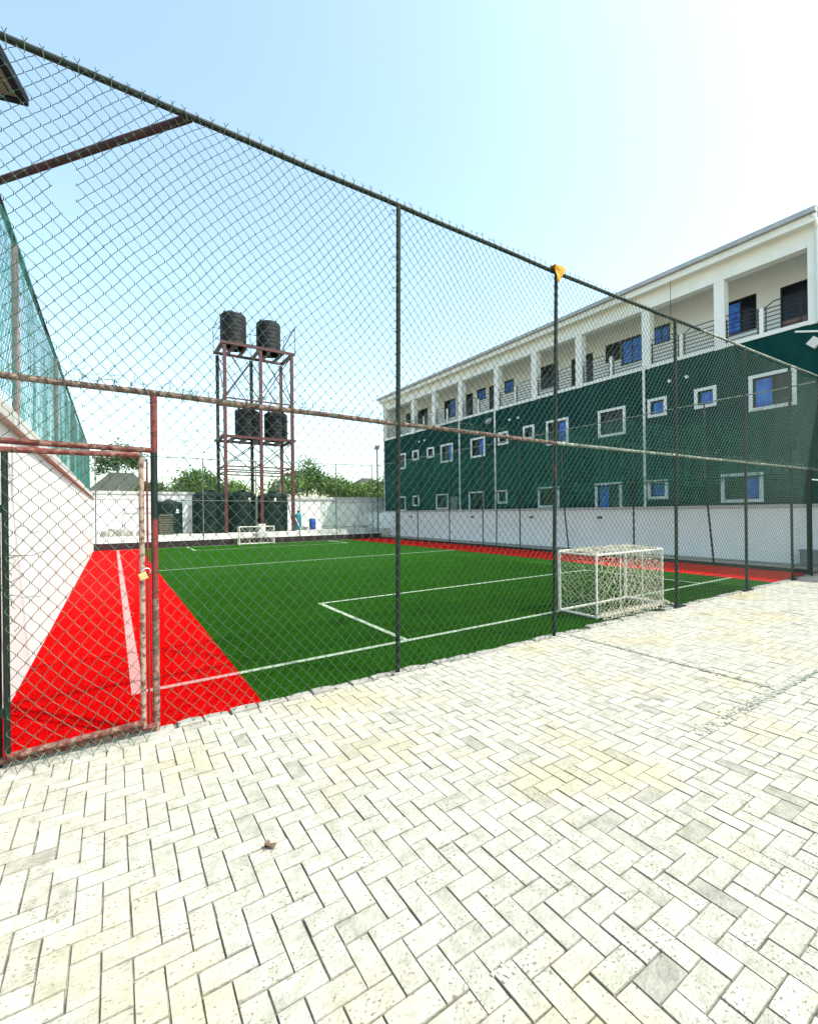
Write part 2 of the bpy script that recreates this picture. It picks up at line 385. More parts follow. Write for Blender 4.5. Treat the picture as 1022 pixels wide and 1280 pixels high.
# right strip, far kerb, raised terrace
o = MB().box(XW1+.05, 14.9, 3.9, 29, -.08, .10).build('side_strip', GREYCONC); struct(o)
o = MB().box(XW1, XW1+.05, 3.9, YK, -.05, .085).build('side_kerb', KERBDARK); struct(o)
o = MB().box(XW0, XW1+.05, YK, YK+.10, -.05, .30).build('far_kerb', KERBDARK); struct(o)
tr = MB(); tr.quad((XW0-.3, YK+.10, .30), (XW1+.05, YK+.10, .30), (XW1+.05, 25.1, .55), (XW0-.3, 25.1, .55)); tr.quad((XW0-.3, 25.1, .55), (14.9, 25.1, .55), (14.9, 31, .56), (XW0-.3, 31, .56))
tr.quad((XW1+.05, YK+.10, .1), (XW1+.05, 25.1, .1), (XW1+.05, 25.1, .55), (XW1+.05, YK+.1, .30)); tr.quad((XW1+.05, 25.1, .1), (14.9, 25.1, .1), (14.9, 25.1, .55), (XW1+.05, 25.1, .55))
struct(tr.build('raised_terrace', pm('pale_screed', (.46, .46, .43), (.38, .37, .34), 3, .9, .3, 20)))

# ------------------------------------------------------------------ walls
e = empty('boundary_wall', (-.85, 12, 0), 'tall white rendered wall running along the left side of the red turf', 'wall')
MB().box(-.95, XW0, 1.5, YK+.10, -.08, 2.30).build('wall', WHITEWALL, e)
c_ = MB(); c_.box(-1.0, XW0+.055, 1.5, YK+.10, 2.303, 2.43); roundish(c_.build('coping', COPING, e), .01)
e = empty('boundary_wall', (3, 29.1, 0), 'white boundary wall behind the water tanks at the far end of the pitch', 'wall')
MB().box(-.95, 4.0, 29, 29.2, -.08, 2.72).build('wall', WHITEWALL, e)
MB().box(-.95, 4.0, 28.95, 29.25, 2.722, 2.87).build('coping', COPING, e)
MB().box(4.003, 22, 29, 29.2, -.08, 2.47).build('wall', WHITEWALL, e)
MB().box(4.003, 22, 28.95, 29.25, 2.472, 2.64).build('coping', COPING, e)
MB().box(3.35, 3.98, 28.9, 28.998, .5, 2.50).build('pillar', WHITETRIM, e)
e = empty('boundary_wall', (15, 15, 0), 'long low grey white wall between the pitch and the green apartment block', 'wall')
MB().box(14.9, 15.1, -4, 28.99, -.08, 1.56).build('wall', pm('shaded_wall_paint', (.85, .87, .84), (.80, .82, .79), 2, .85, .15, 40, c3=(.72, .73, .70), s3=.9, lo3=.6, hi3=.8), e)
roundish(MB().box(14.87, 15.13, -4, 28.99, 1.562, 1.65).build('coping', COPING, e), .01)
for y in (10.15, 13.38, 17.2, 22.66):
    vm = MB(); vm.box(14.885, 14.899, y-.1, y-.01, 1.24, 1.33); vm.box(14.885, 14.899, y+.01, y+.1, 1.24, 1.33); vm.build('vent', BLACKIRON, e)

# ------------------------------------------------------------------ chain link
def chainlink(P0, P1, z0, z1, name, parent, w=.092, h=.104, r=.0024, sub=True, hole=None, amp=.012, tips='both', hang=.03, seed=1, mat=WIRE, tipden=1.0, fold=0.0, extra=None):
    P0 = np.array(P0, float); P1 = np.array(P1, float); D = P1-P0; Ln = np.linalg.norm(D); D /= Ln; Nn = np.array([-D[1], D[0]])
    rs = np.random.RandomState(seed)
    nx = int(Ln/(w/2)); nz = int(round((z1-z0)/(h/2))); hh = (z1-z0)/nz
    k = np.arange(nx)[:, None]; j = np.arange(nz+1)[None, :]
    s = (k + ((j+k) % 2))*w/2 + 0*j; z = z0 + j*hh + 0*k
    side = np.where(((j+k) % 2) == 0, 1., -1.)
    if sub:
        fr = [(-.13), (.13)]
        sn = np.empty((nx, 2*(nz+1))); zn = np.empty_like(sn); sd = np.empty_like(sn)
        for q, f in enumerate(fr):
            # tight bend at each node, straight run between them
            sn[:, q::2] = s - np.where(((j+k) % 2) == 0, -1., 1.)*w/2*abs(f)*.75
            zn[:, q::2] = z + f*hh; sd[:, q::2] = side*(1 if q else -1)
        s, z, side = sn, zn, sd
    # deformation: slow waves + sag between ties at the top + loosened bottom
    def wob(a, b, ph): return np.sin(s*a+ph)*np.cos(z*b+ph*1.7)
    ds = amp*(wob(1.9, 2.3, .4)+.7*wob(4.3, 3.1, 2.2)+.45*wob(9.7, 7.9, 1.1))
    dz = amp*(wob(2.7, 1.6, 1.9)+.6*wob(6.1, 4.7, .3))
    near_top = np.exp(-(z1-z)/.12); near_bot = np.exp(-(z-z0)/.08)
    dz += -hang*near_top*np.abs(np.sin(s*math.pi/.46+seed))
    ds += (nr.uniform(-1, 1, s.shape)*.0018)
    dn = side*.0028 + .008*wob(2.2, 1.9, .7) + fold*near_bot
    keep_s, keep_z = s.copy(), z.copy()
    s = s+ds; z = z+dz
    X = P0[0]+D[0]*s+Nn[0]*dn; Y = P0[1]+D[1]*s+Nn[1]*dn
    npt = s.shape[1]
    ang = np.array([0, 2.094, 4.189])+.5
    ring = np.stack([D[0]*np.cos(ang)*r*1.25+Nn[0]*np.sin(ang)*r, D[1]*np.cos(ang)*r*1.25+Nn[1]*np.sin(ang)*r, 0*ang], 1)   # (3,3)
    C = np.stack([X, Y, z], -1)                       # nx,npt,3
    Vv = (C[:, :, None, :]+ring[None, None]).reshape(-1, 3)
    idx = (np.arange(nx)[:, None]*npt+np.arange(npt-1)[None, :])
    ok = np.ones(idx.shape, bool)
    if hole:
        for hs, hz, rs_, rz_ in hole:
            mk = (((keep_s-hs)/rs_)**2+((keep_z-hz)/rz_)**2) < 1
            ok &= ~(mk[:, 1:] | mk[:, :-1])
    idx = idx[ok].ravel()[:, None]*3
    fs = []
    for q in range(3):
        q2 = (q+1) % 3; fs.append(np.concatenate([idx+q, idx+q2, idx+3+q2, idx+3+q], 1))
    Fc = np.concatenate(fs, 0)
    # twisted barbs above the top edge
    tv = []; tf = []; base = len(Vv)
    if tips:
        for kk in range(0, int(Ln/w)):
            if rs.rand() > tipden: continue
            s0 = kk*w + w/2; x_, y_ = P0[0]+D[0]*s0, P0[1]+D[1]*s0
            hh_ = rs.uniform(.028, .05); 
            forms = [((0, -.05), (0, hh_*.6)), ((0, hh_*.6), (-rs.uniform(.008, .02), hh_+.012)), ((0, hh_*.6), (rs.uniform(.006, .02), hh_+rs.uniform(.0, .02)))]
            lean = rs.normal(0, .25)
            for (a0, b0), (a1, b1) in forms:
                n_ = base+len(tv)
                for (aa, bb) in ((a0, b0), (a1, b1)):
                    for q in range(3): tv.append((x_+D[0]*(aa+bb*lean)+ring[q, 0], y_+D[1]*(aa+bb*lean)+ring[q, 1], z1+bb))
                for q in range(3):
                    q2 = (q+1) % 3; tf.append((n_+q, n_+q2, n_+3+q2, n_+3+q))
    if tv: Vv = np.concatenate([Vv, np.array(tv)]); Fc = np.concatenate([Fc, np.array(tf)])
    if extra is not None:
        Fc = np.concatenate([Fc, np.array(extra.f)+len(Vv)]); Vv = np.concatenate([Vv, np.array(extra.v)])
    return npmesh(name, Vv, Fc, mat, parent)

def post(parent, x, y, z0, z1, r=.022, mat=GREENPAINT, lean=(0, 0), name='post', cap=True):
    n = 12; pts = []
    k = 8
    for i in range(k+1):
        t = i/k; pts.append((x+lean[0]*t, y+lean[1]*t, z0+(z1-z0)*t))
    m = MB(); m.tube(pts, r, 10); return m.build(name, mat, parent, smooth=False)
def rail(parent, p0, p1, r=.02, mat=GREENPAINT, name='rail', wob=.004):
    p0, p1 = Vector(p0), Vector(p1); n = max(2, int((p1-p0).length/.6)); pts = []
    for i in range(n+1):
        q = p0.lerp(p1, i/n)
        if 0 < i < n: q += Vector((0, rng.uniform(-wob, wob), rng.uniform(-wob, wob)))
        pts.append(q)
    m = MB(); m.tube(pts, r, 10); return m.build(name, mat, parent)

ZT, ZM = 4.53, 2.43
# front fence
FF = empty('chain_link_fence', (6.5, YF, 0), 'tall near chain link fence in front of the camera with barbed wire ends on top', 'fence', 'chain link fences of the pitch cage')
rail(FF, (-.87, YF, ZT+.02), (4.6, YF, ZT-.01), .024, DKGREEN, 'top_rail'); rail(FF, (4.6, YF, ZT-.01), (8.3, YF, 4.575), .024, DKGREEN, 'top_rail'); rail(FF, (8.3, YF, 4.575), (14.0, YF, 4.66), .022, pm('lit_pale_green_rail_paint', (.10, .13, .10), (.45, .45, .40), 24, .7, .4, 60, lo=.45, hi=.65), 'top_rail')  # right stretch of light green rail: its sunlit paleness is put into the colour
rail(FF, (-.87, YF, 2.435), (4.6, YF, 2.39), .022, RUSTRAIL, 'mid_rail'); rail(FF, (4.6, YF, 2.39), (14.0, YF, 2.445), .021, pm('lit_pale_green_rail_paint', (.10, .13, .10), (.45, .45, .40), 24, .7, .4, 60, lo=.45, hi=.65), 'mid_rail')  # right part reuses the light green with sunlight painted in
# gate post: several coats of paint by height
post(FF, .25, YF, -.03, .95, .023, RUSTRAIL); post(FF, .25, YF, .95, 1.52, .023, REDPOST); post(FF, .25, YF, 1.52, 2.0, .023, DKGREEN); post(FF, .252, YF, 2.0, 2.42, .023, REDPOST)
post(FF, 2.28, YF, -.03, ZT, .023, GREENPAINT, (.07, 0)); post(FF, 4.54, YF, -.03, ZT-.02, .023, GREENPAINT, (.12, 0))
post(FF, 7.46, YF, -.03, 4.56, .025, GREENPAINT, (.05, 0)); post(FF, 10.02, YF, -.03, 4.6, .026, DKGREEN); post(FF, 12.3, YF, -.03, 4.63, .026, DKGREEN, (-.05, 0)); post(FF, 13.35, YF, -.03, 2.44, .05, DKGREEN); 
post(FF, -.61, YF, -.03, 2.05, .026, DKGREEN); post(FF, -.665, YF, 2.05, ZT, .024, DKGREEN)
post(FF, 14.05, YF, -.03, 4.66, .03, DKGREEN)
rail(FF, (-.60, YF, 2.025), (.25, YF, 2.015), .020, GATEPAINT, 'header_rail'); rail(FF, (-.62, YF-.01, .045), (.25, YF-.01, .045), .024, GATEPAINT, 'sill_rail')
rail(FF, (12.3, YF, .06), (14.0, YF, .05), .014, DKGREEN, 'low_rail'); rail(FF, (13.4, YF-.02, 2.2), (14.6, YF-.3, 2.15), .018, WHITETRIM, 'low_rail')
for x_ in (7.5, 10.02, 12.25): MB().box(x_-.16, x_+.16, YF-.05, YF+.05, -.03, .022).build('base_plate', DKGREEN, FF)
# diagonal braces
rail(FF, (.51, YF, ZT), (-.87, 5.40, ZT), .030, pm('dark_oxide_beam', (.018, .007, .010), (.045, .014, .018), 8, .7, .3, 40), 'corner_brace')
# tie plates on the near posts
Y1 = YF-.028
hs = -.27-(-.58)
chainlink((.30, Y1), (14.0, Y1), .03, ZM+.01, 'lower_mesh', FF, seed=5, amp=.011)
chainlink((-.58, Y1), (.25, Y1), 2.03, ZM+.01, 'lower_mesh', FF, seed=6, amp=.012)
# loose curled mesh lying along the mid rail and beside the gate
cw = MB()
for (xa, xb, za, n_) in ((-.5, 1.4, 2.46, 34), (1.4, 4.4, 2.44, 22), (.38, .85, 2.05, 14), (-.57, -.50, 1.35, 20), (7.4, 13.6, 2.47, 40)):
    for k in range(n_):
        x_ = rng.uniform(xa, xb); z_ = za+rng.uniform(-.02, .05) if n_ != 20 and n_ != 14 else za+rng.uniform(-.55, .55)*(1 if n_ == 20 else .25)
        pts = [(x_, Y1-.01, z_)]; a = rng.uniform(0, 6.28)
        for q in range(rng.randint(3, 5)):
            a += rng.uniform(-1.1, 1.1); l_ = rng.uniform(.02, .05); px, py, pz = pts[-1]; pts.append((px+math.cos(a)*l_, py+rng.uniform(-.012, .008), pz+math.sin(a)*l_*.7))
        cw.tube(pts, .0022, 3, False)
# wire ties around the rails
tw = cw
for k in range(60):
    x_ = -.5+k*.24+rng.uniform(-.04, .04); zc = 2.43 if x_ < 2 else (2.405 if x_ < 9 else 2.44); pts = []
    for q in range(9):
        t_ = q/8*6.28*1.1; pts.append((x_+q*.004, YF+math.cos(t_)*.027, zc+math.sin(t_)*.027))
    tw.tube(pts, .0024, 3, False)
for (px_, za, zb) in ((2.285, .3, 4.4), (4.565, .3, 4.4), (.25, .2, 2.3)):
    for k in range(12):
        zc = za+(zb-za)*k/11+rng.uniform(-.05, .05); pts = []
        for q in range(9):
            t_ = q/8*6.28*1.1; pts.append((px_+math.cos(t_)*.027, YF+math.sin(t_)*.027, zc+q*.004))
        tw.tube(pts, .0024, 3, False)
chainlink((-.58, Y1), (14.0, Y1), ZM+.0, ZT, 'upper_mesh', FF, seed=3, hole=[(hs+.03, 3.72, .045, .15), (hs+.055, 3.62, .035, .12)], amp=.016, extra=cw, r=.0027)

# gate
GT = empty('gate', (-.2, YF-.05, 0), 'narrow chain link gate with a peeling red pipe frame, padlocked to the post', 'gate')
YG = YF-.045
rail(GT, (-.555, YG, .075), (.17, YG, .095), .022, GATEPAINT, 'bottom_rail'); rail(GT, (-.575, YG, 1.965), (.165, YG, 1.972), .019, GATEPAINT, 'top_rail')
post(GT, -.556, YG, .10, 1.95, .017, DKGREEN, name='stile'); post(GT, .168, YG, .06, 1.955, .018, pm('flaked_white_red_paint', (.27, .21, .17), (.10, .04, .03), 24, .75, .6, 90, lo=.47, hi=.6), name='stile')
post(GT, .205, YG+.03, .06, 1.95, .007, REDPOST, name='stop_bar')
chainlink((-.555, YG-.024), (.16, YG-.024), .03, 1.96, 'chain_link_mesh', GT, seed=9, amp=.018, tips=None, fold=-.03, w=.088)
fr = MB()
for k in range(11):
    x_ = -.60+k*.075
    a = (x_, YG-.03, .06); b1 = (x_+.03, YG-.10-rng.uniform(0, .03), .012); c1 = (x_+.075, YG-.03, .06)
    fr.tube([a, b1, (x_+.035, YG-.13, .008)], .0022, 3, False); fr.tube([b1, c1], .0022, 3, False)
fr.build('curled_mesh_edge', WIRE, GT)
# hinges
for z_ in (.35, 1.6):
    m = MB(); m.tube([(-.60, YG, z_-.05), (-.60, YG, z_+.05)], .014, 8); m.box(-.60, -.556, YG-.006, YG+.006, z_-.025, z_+.025); m.build('hinge', DKGREEN, GT)
PL = empty('padlock', (.185, YG-.05, 1.13), 'small brass padlock hanging on the gate edge beside the red post', 'padlock')
m = MB(); m.obox((.172, YG-.05, 1.128), (.023, 0, .008), (0, .010, 0), (-.009, 0, .021)); roundish(m.build('lock_body', BRASS, PL), .003)
m = MB(); m.tube([(.160, YG-.05, 1.148), (.166, YG-.05, 1.170), (.185, YG-.052, 1.182), (.205, YG-.05, 1.180), (.218, YG-.046, 1.165), (.214, YG-.045, 1.145)], .004, 8); m.build('shackle', STEEL, PL, smooth=True)

# left, back and right fences
LF = empty('chain_link_fence', (-.87, 14, 2.4), 'left hand fence standing on the tall white wall, draped in teal netting', 'fence', 'chain link fences of the pitch cage')
xl = -.87
rail(LF, (xl, YF, 4.53), (xl, YK+.1, 4.50), .028, pm('dark_oxide_beam', (.018, .007, .010)), 'top_rail')
ROSE = pm('rose_oxide_paint', (.15, .07, .07), (.24, .14, .14), 10, .7, .2, 50)
for y in (3.78, 6.46, 10.7, 14.9, 19.3, 24.4): post(LF, xl, y, 2.40, 4.53, .032, ROSE)
chainlink((xl-.03, YF), (xl-.03, YK+.1), 2.45, 4.5, 'chain_link_mesh', LF, r=.0022, sub=False, seed=12, tips=None, w=.12, h=.13)
RF = empty('chain_link_fence', (13.8, 14, 0), 'right hand chain link fence between the red border and the low grey wall', 'fence', 'chain link fences of the pitch cage')
xr = 13.8
rail(RF, (xr, YF, 4.50), (xr, YK+.1, 4.47), .016, pm('lit_pale_green_rail_paint', (.1, .1, .1)), 'top_rail', .012); rail(RF, (xr, YF, 2.39), (xr, YK+.1, 2.36), .016, DKGREEN, 'mid_rail', .012)
rail(RF, (xr, YF, .16), (xr, YK+.1, .16), .007, DKGREEN, 'bottom_wire', .012)
for y, ln_ in ((5.92, -.22), (8.2, 0), (10.65, -.30), (13.0, 0), (14.36, .06), (15.2, 0), (17.6, 0), (20.35, -.05), (22.5, 0)):
    post(RF, xr, y, .05, 2.37, .026, DKGREEN, (0, -ln_*.9)); post(RF, xr, y-ln_*.9, 2.37, 4.48, .022, pm('rusty_green_pipe', (.02, .06, .045), (.16, .07, .06), 5, .7, lo=.5, hi=.7))
chainlink((xr-.03, YF+.1), (xr-.03, YK), .12, 4.47, 'chain_link_mesh', RF, r=.0014, sub=False, seed=14, tips=None, w=.11, h=.12)
BF = empty('chain_link_fence', (6.5, YK+.05, 0), 'far chain link fence standing on the black kerb in front of the water tower', 'fence', 'chain link fences of the pitch cage')
yb = YK+.05
GREYPIPE = pm('dull_grey_green_pipe', (.07, .09, .08), (.16, .17, .15), 8, .6)
rail(BF, (-.85, yb, 4.28), (7.0, yb, 4.33), .022, GREYPIPE, 'top_rail', .01); rail(BF, (7.0, yb, 4.33), (13.8, yb, 4.43), .022, GREYPIPE, 'top_rail', .01)
rail(BF, (-.85, yb, 2.27), (13.8, yb, 2.19), .018, GREYPIPE, 'mid_rail', .01)
for x_ in (-.64, 1.72, 3.74, 6.3, 8.65, 10.85, 13.22): post(BF, x_, yb, .28, 4.36, .026, GREYPIPE)
chainlink((-.85, yb-.03), (13.8, yb-.03), .33, 4.35, 'chain_link_mesh', BF, r=.0020, sub=False, seed=16, tips=None, w=.13, h=.14)

# shade nets
def netsheet(name, p0, p1, z0f, z1f, mat, label, amp=.05, ns=160, nz=10, sx=1):
    p0 = np.array(p0, float); p1 = np.array(p1, float); D = p1-p0; Ln = np.linalg.norm(D); D /= Ln; Nn = np.array([-D[1], D[0]])*sx
    vs = []; fs = []
    for i in range(ns+1):
        s = Ln*i/ns
        for j in range(nz+1):
            t = j/nz; za, zb = z0f(s), z1f(s); z = za+(zb-za)*t
            dn = amp*(1-.8*t)*(math.sin(s*5.3)+.6*math.sin(s*11.7+1)+.4*math.sin(s*2.1+z))
            vs.append((p0[0]+D[0]*s+Nn[0]*dn, p0[1]+D[1]*s+Nn[1]*dn, z))
    for i in range(ns):
        for j in range(nz):
            a = i*(nz+1)+j; fs.append((a, a+nz+1, a+nz+2, a+1))
    o = npmesh(name, np.array(vs), np.array(fs), mat, smooth=True); return tag(o, label, 'netting')
def sag(per, d, ph=0): return lambda s: 0
netsheet('shade_net', (xl+.05, YF+.02), (xl+.05, YK), lambda s: 2.46+.10*abs(math.sin(s*.9))+(.42*max(0, 1-s/2.8)), lambda s: 4.50-.16*abs(math.sin(math.pi*(s-2.7)/4.2))*max(.2, 1-s/30), NETTEAL, 'torn teal shade netting hanging from the left hand fence above the white wall', .035, 260, 12)
netsheet('shade_net', (xr+.06, YF+.15), (xr+.06, YK), lambda s: 1.75+.08*math.sin(s*2.3), lambda s: 4.44-.5*max(0, math.sin(s*.7)), NETGREEN, 'thin green shade netting along the right hand fence in front of the apartment block', .03, 200, 10)
netsheet('shade_net', (xr+.12, YF+.3), (xr+.12, 12.5), lambda s: 2.25+.06*math.sin(s*1.9), lambda s: 2.58+.10*math.sin(s*2.7)+.07*math.sin(s*7.1)+.05*math.sin(s*17)+.3*max(0, 1-s/.8), NETBUNCH, 'bunched green netting slumped on the middle rail of the right hand fence', .05, 160, 6)
netsheet('shade_net', (9.9, yb+.05), (13.75, yb+.05), lambda s: .35, lambda s: 2.2, netmat('grey_green_net', (.25, .36, .31), .3, 4), 'thin grey green netting on the far right corner panel of the far fence', .02, 40, 6)

# yellow rag
rg = MB(); rows = []
for i, t_ in enumerate((0, .33, .66, 1)):
    z_ = 4.56-.20*t_; half = .10*(1-t_)+.010
    rows.append([(4.655-.075*t_-half, Y1-.05+.012*math.sin(i*2), z_), (4.655-.06*t_, Y1-.07-.01*math.sin(i*3), z_-.012), (4.655-.06*t_+half, Y1-.045+.012*math.cos(i*2), z_+.01)])
for a, b_ in zip(rows, rows[1:]):
    for q in range(2): rg.quad(a[q], a[q+1], b_[q+1], b_[q])
rg.quad(rows[0][0], rows[0][1], (4.66, YF+.04, 4.575), (4.56, YF+.04, 4.575)); rg.quad(rows[0][1], rows[0][2], (4.84, YF+.04, 4.575), (4.66, YF+.04, 4.575))
o = rg.build('rag', YELLOW); md = o.modifiers.new('thick', 'SOLIDIFY'); md.thickness = .006; tag(o, 'torn yellow rag tied on the top rail of the near fence', 'rag')

# ------------------------------------------------------------------ goals
def cord_panel(mb, A, B, C_, D_, step=.085, r=.0022, jit=.012, sag=.0, dens=1.0):
    """net over the quad A-B-C-D (A,B low edge; D,C high edge): hexagon-like diamond knots with jitter"""
    A, B, C_, D_ = map(Vector, (A, B, C_, D_)); W = (B-A).length; Hh = (D_-A).length
    nu = max(2, int(W/step)); nv = max(2, int(Hh/step)); nrm = (B-A).cross(D_-A).normalized()
    P = {}
    for i in range(nu+1):
        for j in range(nv+1):
            u, v = i/nu, j/nv; p = A.lerp(B, u).lerp(D_.lerp(C_, u), v)
            e_ = 0 if (i in (0, nu) or j in (0, nv)) else 1
            p = p + Vector((rng.gauss(0, jit), rng.gauss(0, jit), rng.gauss(0, jit)))*e_ + nrm*sag*math.sin(math.pi*u)*math.sin(math.pi*v)
            P[i, j] = p
    for i in range(nu+1):
        for j in range(nv+1):
            if (i+j) % 2: continue
            for di in (1, -1):
                q = P.get((i+di, j+1))
                if q is not None: mb.tube([P[i, j], (P[i, j]+q)/2+Vector((rng.gauss(0, jit*.4), rng.gauss(0, jit*.4), -.004)), q], r, 3, False)
                q = P.get((i+di, j-1))
                if q is not None: mb.tube([P[i, j], (P[i, j]+q)/2+Vector((rng.gauss(0, jit*.4), rng.gauss(0, jit*.4), -.004)), q], r, 3, False)
def goal(x0, x1, yfront, yback, h, label, full=True, r=.023):
    e = empty('football_goal', ((x0+x1)/2, (yfront+yback)/2, 0), label, 'goal', 'small white football goals')
    s = 1 if yback > yfront else -1
    for x_ in (x0, x1):
        MB().tube([(x_, yfront, .0), (x_, yfront, h)], r, 12).build('post', GOALPAINT, e)
        MB().tube([(x_, yback, .0), (x_, yback, h*.985)], r*.7, 10).build('back_post', GOALPAINT, e)
        MB().tube([(x_, yfront, r), (x_, yback, r)], r*.9, 10).build('base_bar', GOALPAINT, e)
        MB().tube([(x_, yfront, h-.01), (x_, yback, h*.985)], r*.7, 10).build('top_bar', GOALPAINT, e)
    MB().tube([(x0, yfront, h), (x1, yfront, h)], r, 12).build('crossbar', GOALPAINT, e)
    MB().tube([(x0, yback, r), (x1, yback, r)], r*.9, 10).build('base_bar', GOALPAINT, e)
    MB().tube([(x0, yback, h*.985), (x1, yback, h*.985)], r*.7, 10).build('top_bar', GOALPAINT, e)
    if full: MB().tube([(x0, yfront, r*.8), (x1, yfront, r*.8)], r*.8, 10).build('base_bar', GOALPAINT, e)
    for k in (1, 2): MB().tube([(x0+(x1-x0)*k/3, yback, 0), (x0+(x1-x0)*k/3, yback, h*.985)], r*.4, 8).build('back_post', GOALPAINT, e)
    nm = MB(); rr = .0021 if full else .006; st = .040 if full else .11
    o_ = .015
    cord_panel(nm, (x0, yback+s*o_, .02), (x1, yback+s*o_, .02), (x1, yback+s*o_, h), (x0, yback+s*o_, h), st, rr, .012, .02)
    cord_panel(nm, (x0-o_, yfront, .02), (x0-o_, yback, .02), (x0-o_, yback, h), (x0-o_, yfront, h), st, rr, .012, .015)
    cord_panel(nm, (x1+o_, yfront, .02), (x1+o_, yback, .02), (x1+o_, yback, h), (x1+o_, yfront, h), st, rr, .012, .015)
    cord_panel(nm, (x0, yfront, h+.02), (x1, yfront, h+.02), (x1, yback, h+.01), (x0, yback, h+.01), st*.8, rr*1.15, .014, -.03)
    if full:   # slack netting spilling over the back bar onto the paving
        cord_panel(nm, (x0-.02, yback+s*.02, .07), (x1+.02, yback+s*.02, .07), (x1+.05, yback+s*.20, .03), (x0-.05, yback+s*.17, .03), .036, .003, .014, .01)
        cord_panel(nm, (x0, yback+s*.04, .10), (x1, yback+s*.04, .10), (x1, yback+s*.13, .045), (x0, yback+s*.11, .045), .034, .003, .014, .015)
        cord_panel(nm, (x1+.0, yfront-.1, .03), (x1, yback, .03), (x1+.14, yback-.04, .025), (x1+.1, yfront-.2, .025), .04, .003, .016, .01)
    nm.build('net', NETWHITE, e)
    return e
goal(5.75, 7.50, 4.62, 3.98, .92, 'near white pipe goal with slack net spilling over the edge of the pavers')
goal(5.35, 7.10, 23.95, 24.30, .90, 'distant small white goal standing on the green turf by the black kerb', False)
wb = empty('white_box', (6.63, 24.55, .31), 'small white upright box on the kerb behind the far goal', 'box')
roundish(MB().box(6.47, 6.80, 24.48, 24.68, .33, .98).build('box_body', WHITETRIM, wb), .02); MB().box(6.44, 6.83, 24.46, 24.70, .982, 1.02).build('box_lid', WHITETRIM, wb)

# ------------------------------------------------------------------ water tower
ZG = .555
WT = empty('water_tower', (6.9, 26.6, ZG), 'tall red steel water tower with two tank platforms behind the far fence', 'water tower')
yf_, yr_ = 25.6, 27.6
for x_, nm_ in ((5.05, 0), (6.93, 0), (8.70, 0)):
    MB().box(x_-.08, x_+.08, yf_-.08, yf_+.08, ZG, 10.60).build('leg', TOWERPAINT, WT)
    MB().box(x_-.08, x_+.08, yr_-.08, yr_+.08, ZG, 10.60).build('leg', DARKSTEEL if x_ < 8 else TOWERPAINT, WT)
def plat(z, name):
    m = MB()
    for y in (yf_, yr_): m.box(4.85, 8.9, y-.06, y+.06, z+.05, z+.19)
    for x_ in (4.97, 8.78): m.box(x_-.09, x_+.09, yf_+.092, yr_-.092, z+.052, z+.188)
    for x_ in (5.55, 6.2, 6.93, 7.5, 8.2): m.box(x_-.05, x_+.05, yf_+.092, yr_-.092, z+.0, z+.17)
    m.build(name, TOWERPAINT, WT)
plat(10.62, 'upper_platform'); plat(5.62, 'lower_platform')
for z_ in (7.75, 4.1, 3.8):
    m = MB()
    for y in (yf_, yr_): m.box(5.05, 8.70, y-.035, y+.035, z_, z_+.07)
    for x_ in (5.05, 8.70): m.box(x_-.035, x_+.035, yf_, yr_, z_+.002, z_+.068)
    m.build('tie_beam', TOWERPAINT, WT)
def brace(p, q, r=.028): MB().tube([p, q], r, 6).build('brace', DARKSTEEL, WT)
for (za, zb) in ((7.8, 10.6), (4.15, 5.6), (ZG+.2, 3.8)):
    for y in (yf_, yr_):
        for xa, xb in ((5.05, 6.93), (6.93, 8.70)):
            if za < 1 and y == yf_ : continue
            brace((xa, y, za), (xb, y, zb)); brace((xa, y+.06, zb), (xb, y+.06, za))
    for x_ in (5.05, 8.70): brace((x_, yf_, za), (x_, yr_, zb))
lad = MB()
for x_ in (8.22, 8.52): lad.tube([(x_, yr_-.25, ZG), (x_, yr_-.25, 10.7)], .018, 6)
for k in range(40): lad.tube([(8.22, yr_-.25, ZG+.2+k*.255), (8.52, yr_-.25, ZG+.2+k*.255)], .012, 5)
lad.build('ladder', pm('pale_ladder_steel', (.35, .33, .33)), WT)
gr = MB(); zt = 10.82
for (a, b_) in (((4.85, yr_), (8.9, yr_)), ((8.9, yr_), (8.9, yf_)), ((4.85, yf_), (4.85, yr_))):
    for dz in (.75, 1.35): gr.tube([(*a, zt+dz), (*b_, zt+dz)], .016, 6)
for (x_, y) in ((4.85, yf_), (4.85, yr_), (6.9, yr_), (8.9, yr_), (8.9, yf_)): gr.tube([(x_, y, zt-.1), (x_, y, zt+1.4)], .018, 6)
gr.tube([(8.2, yf_+.2, 10.9), (8.9, yf_-.05, 12.3)], .03, 6)
gr.build('guard_rail', DARKSTEEL, WT)

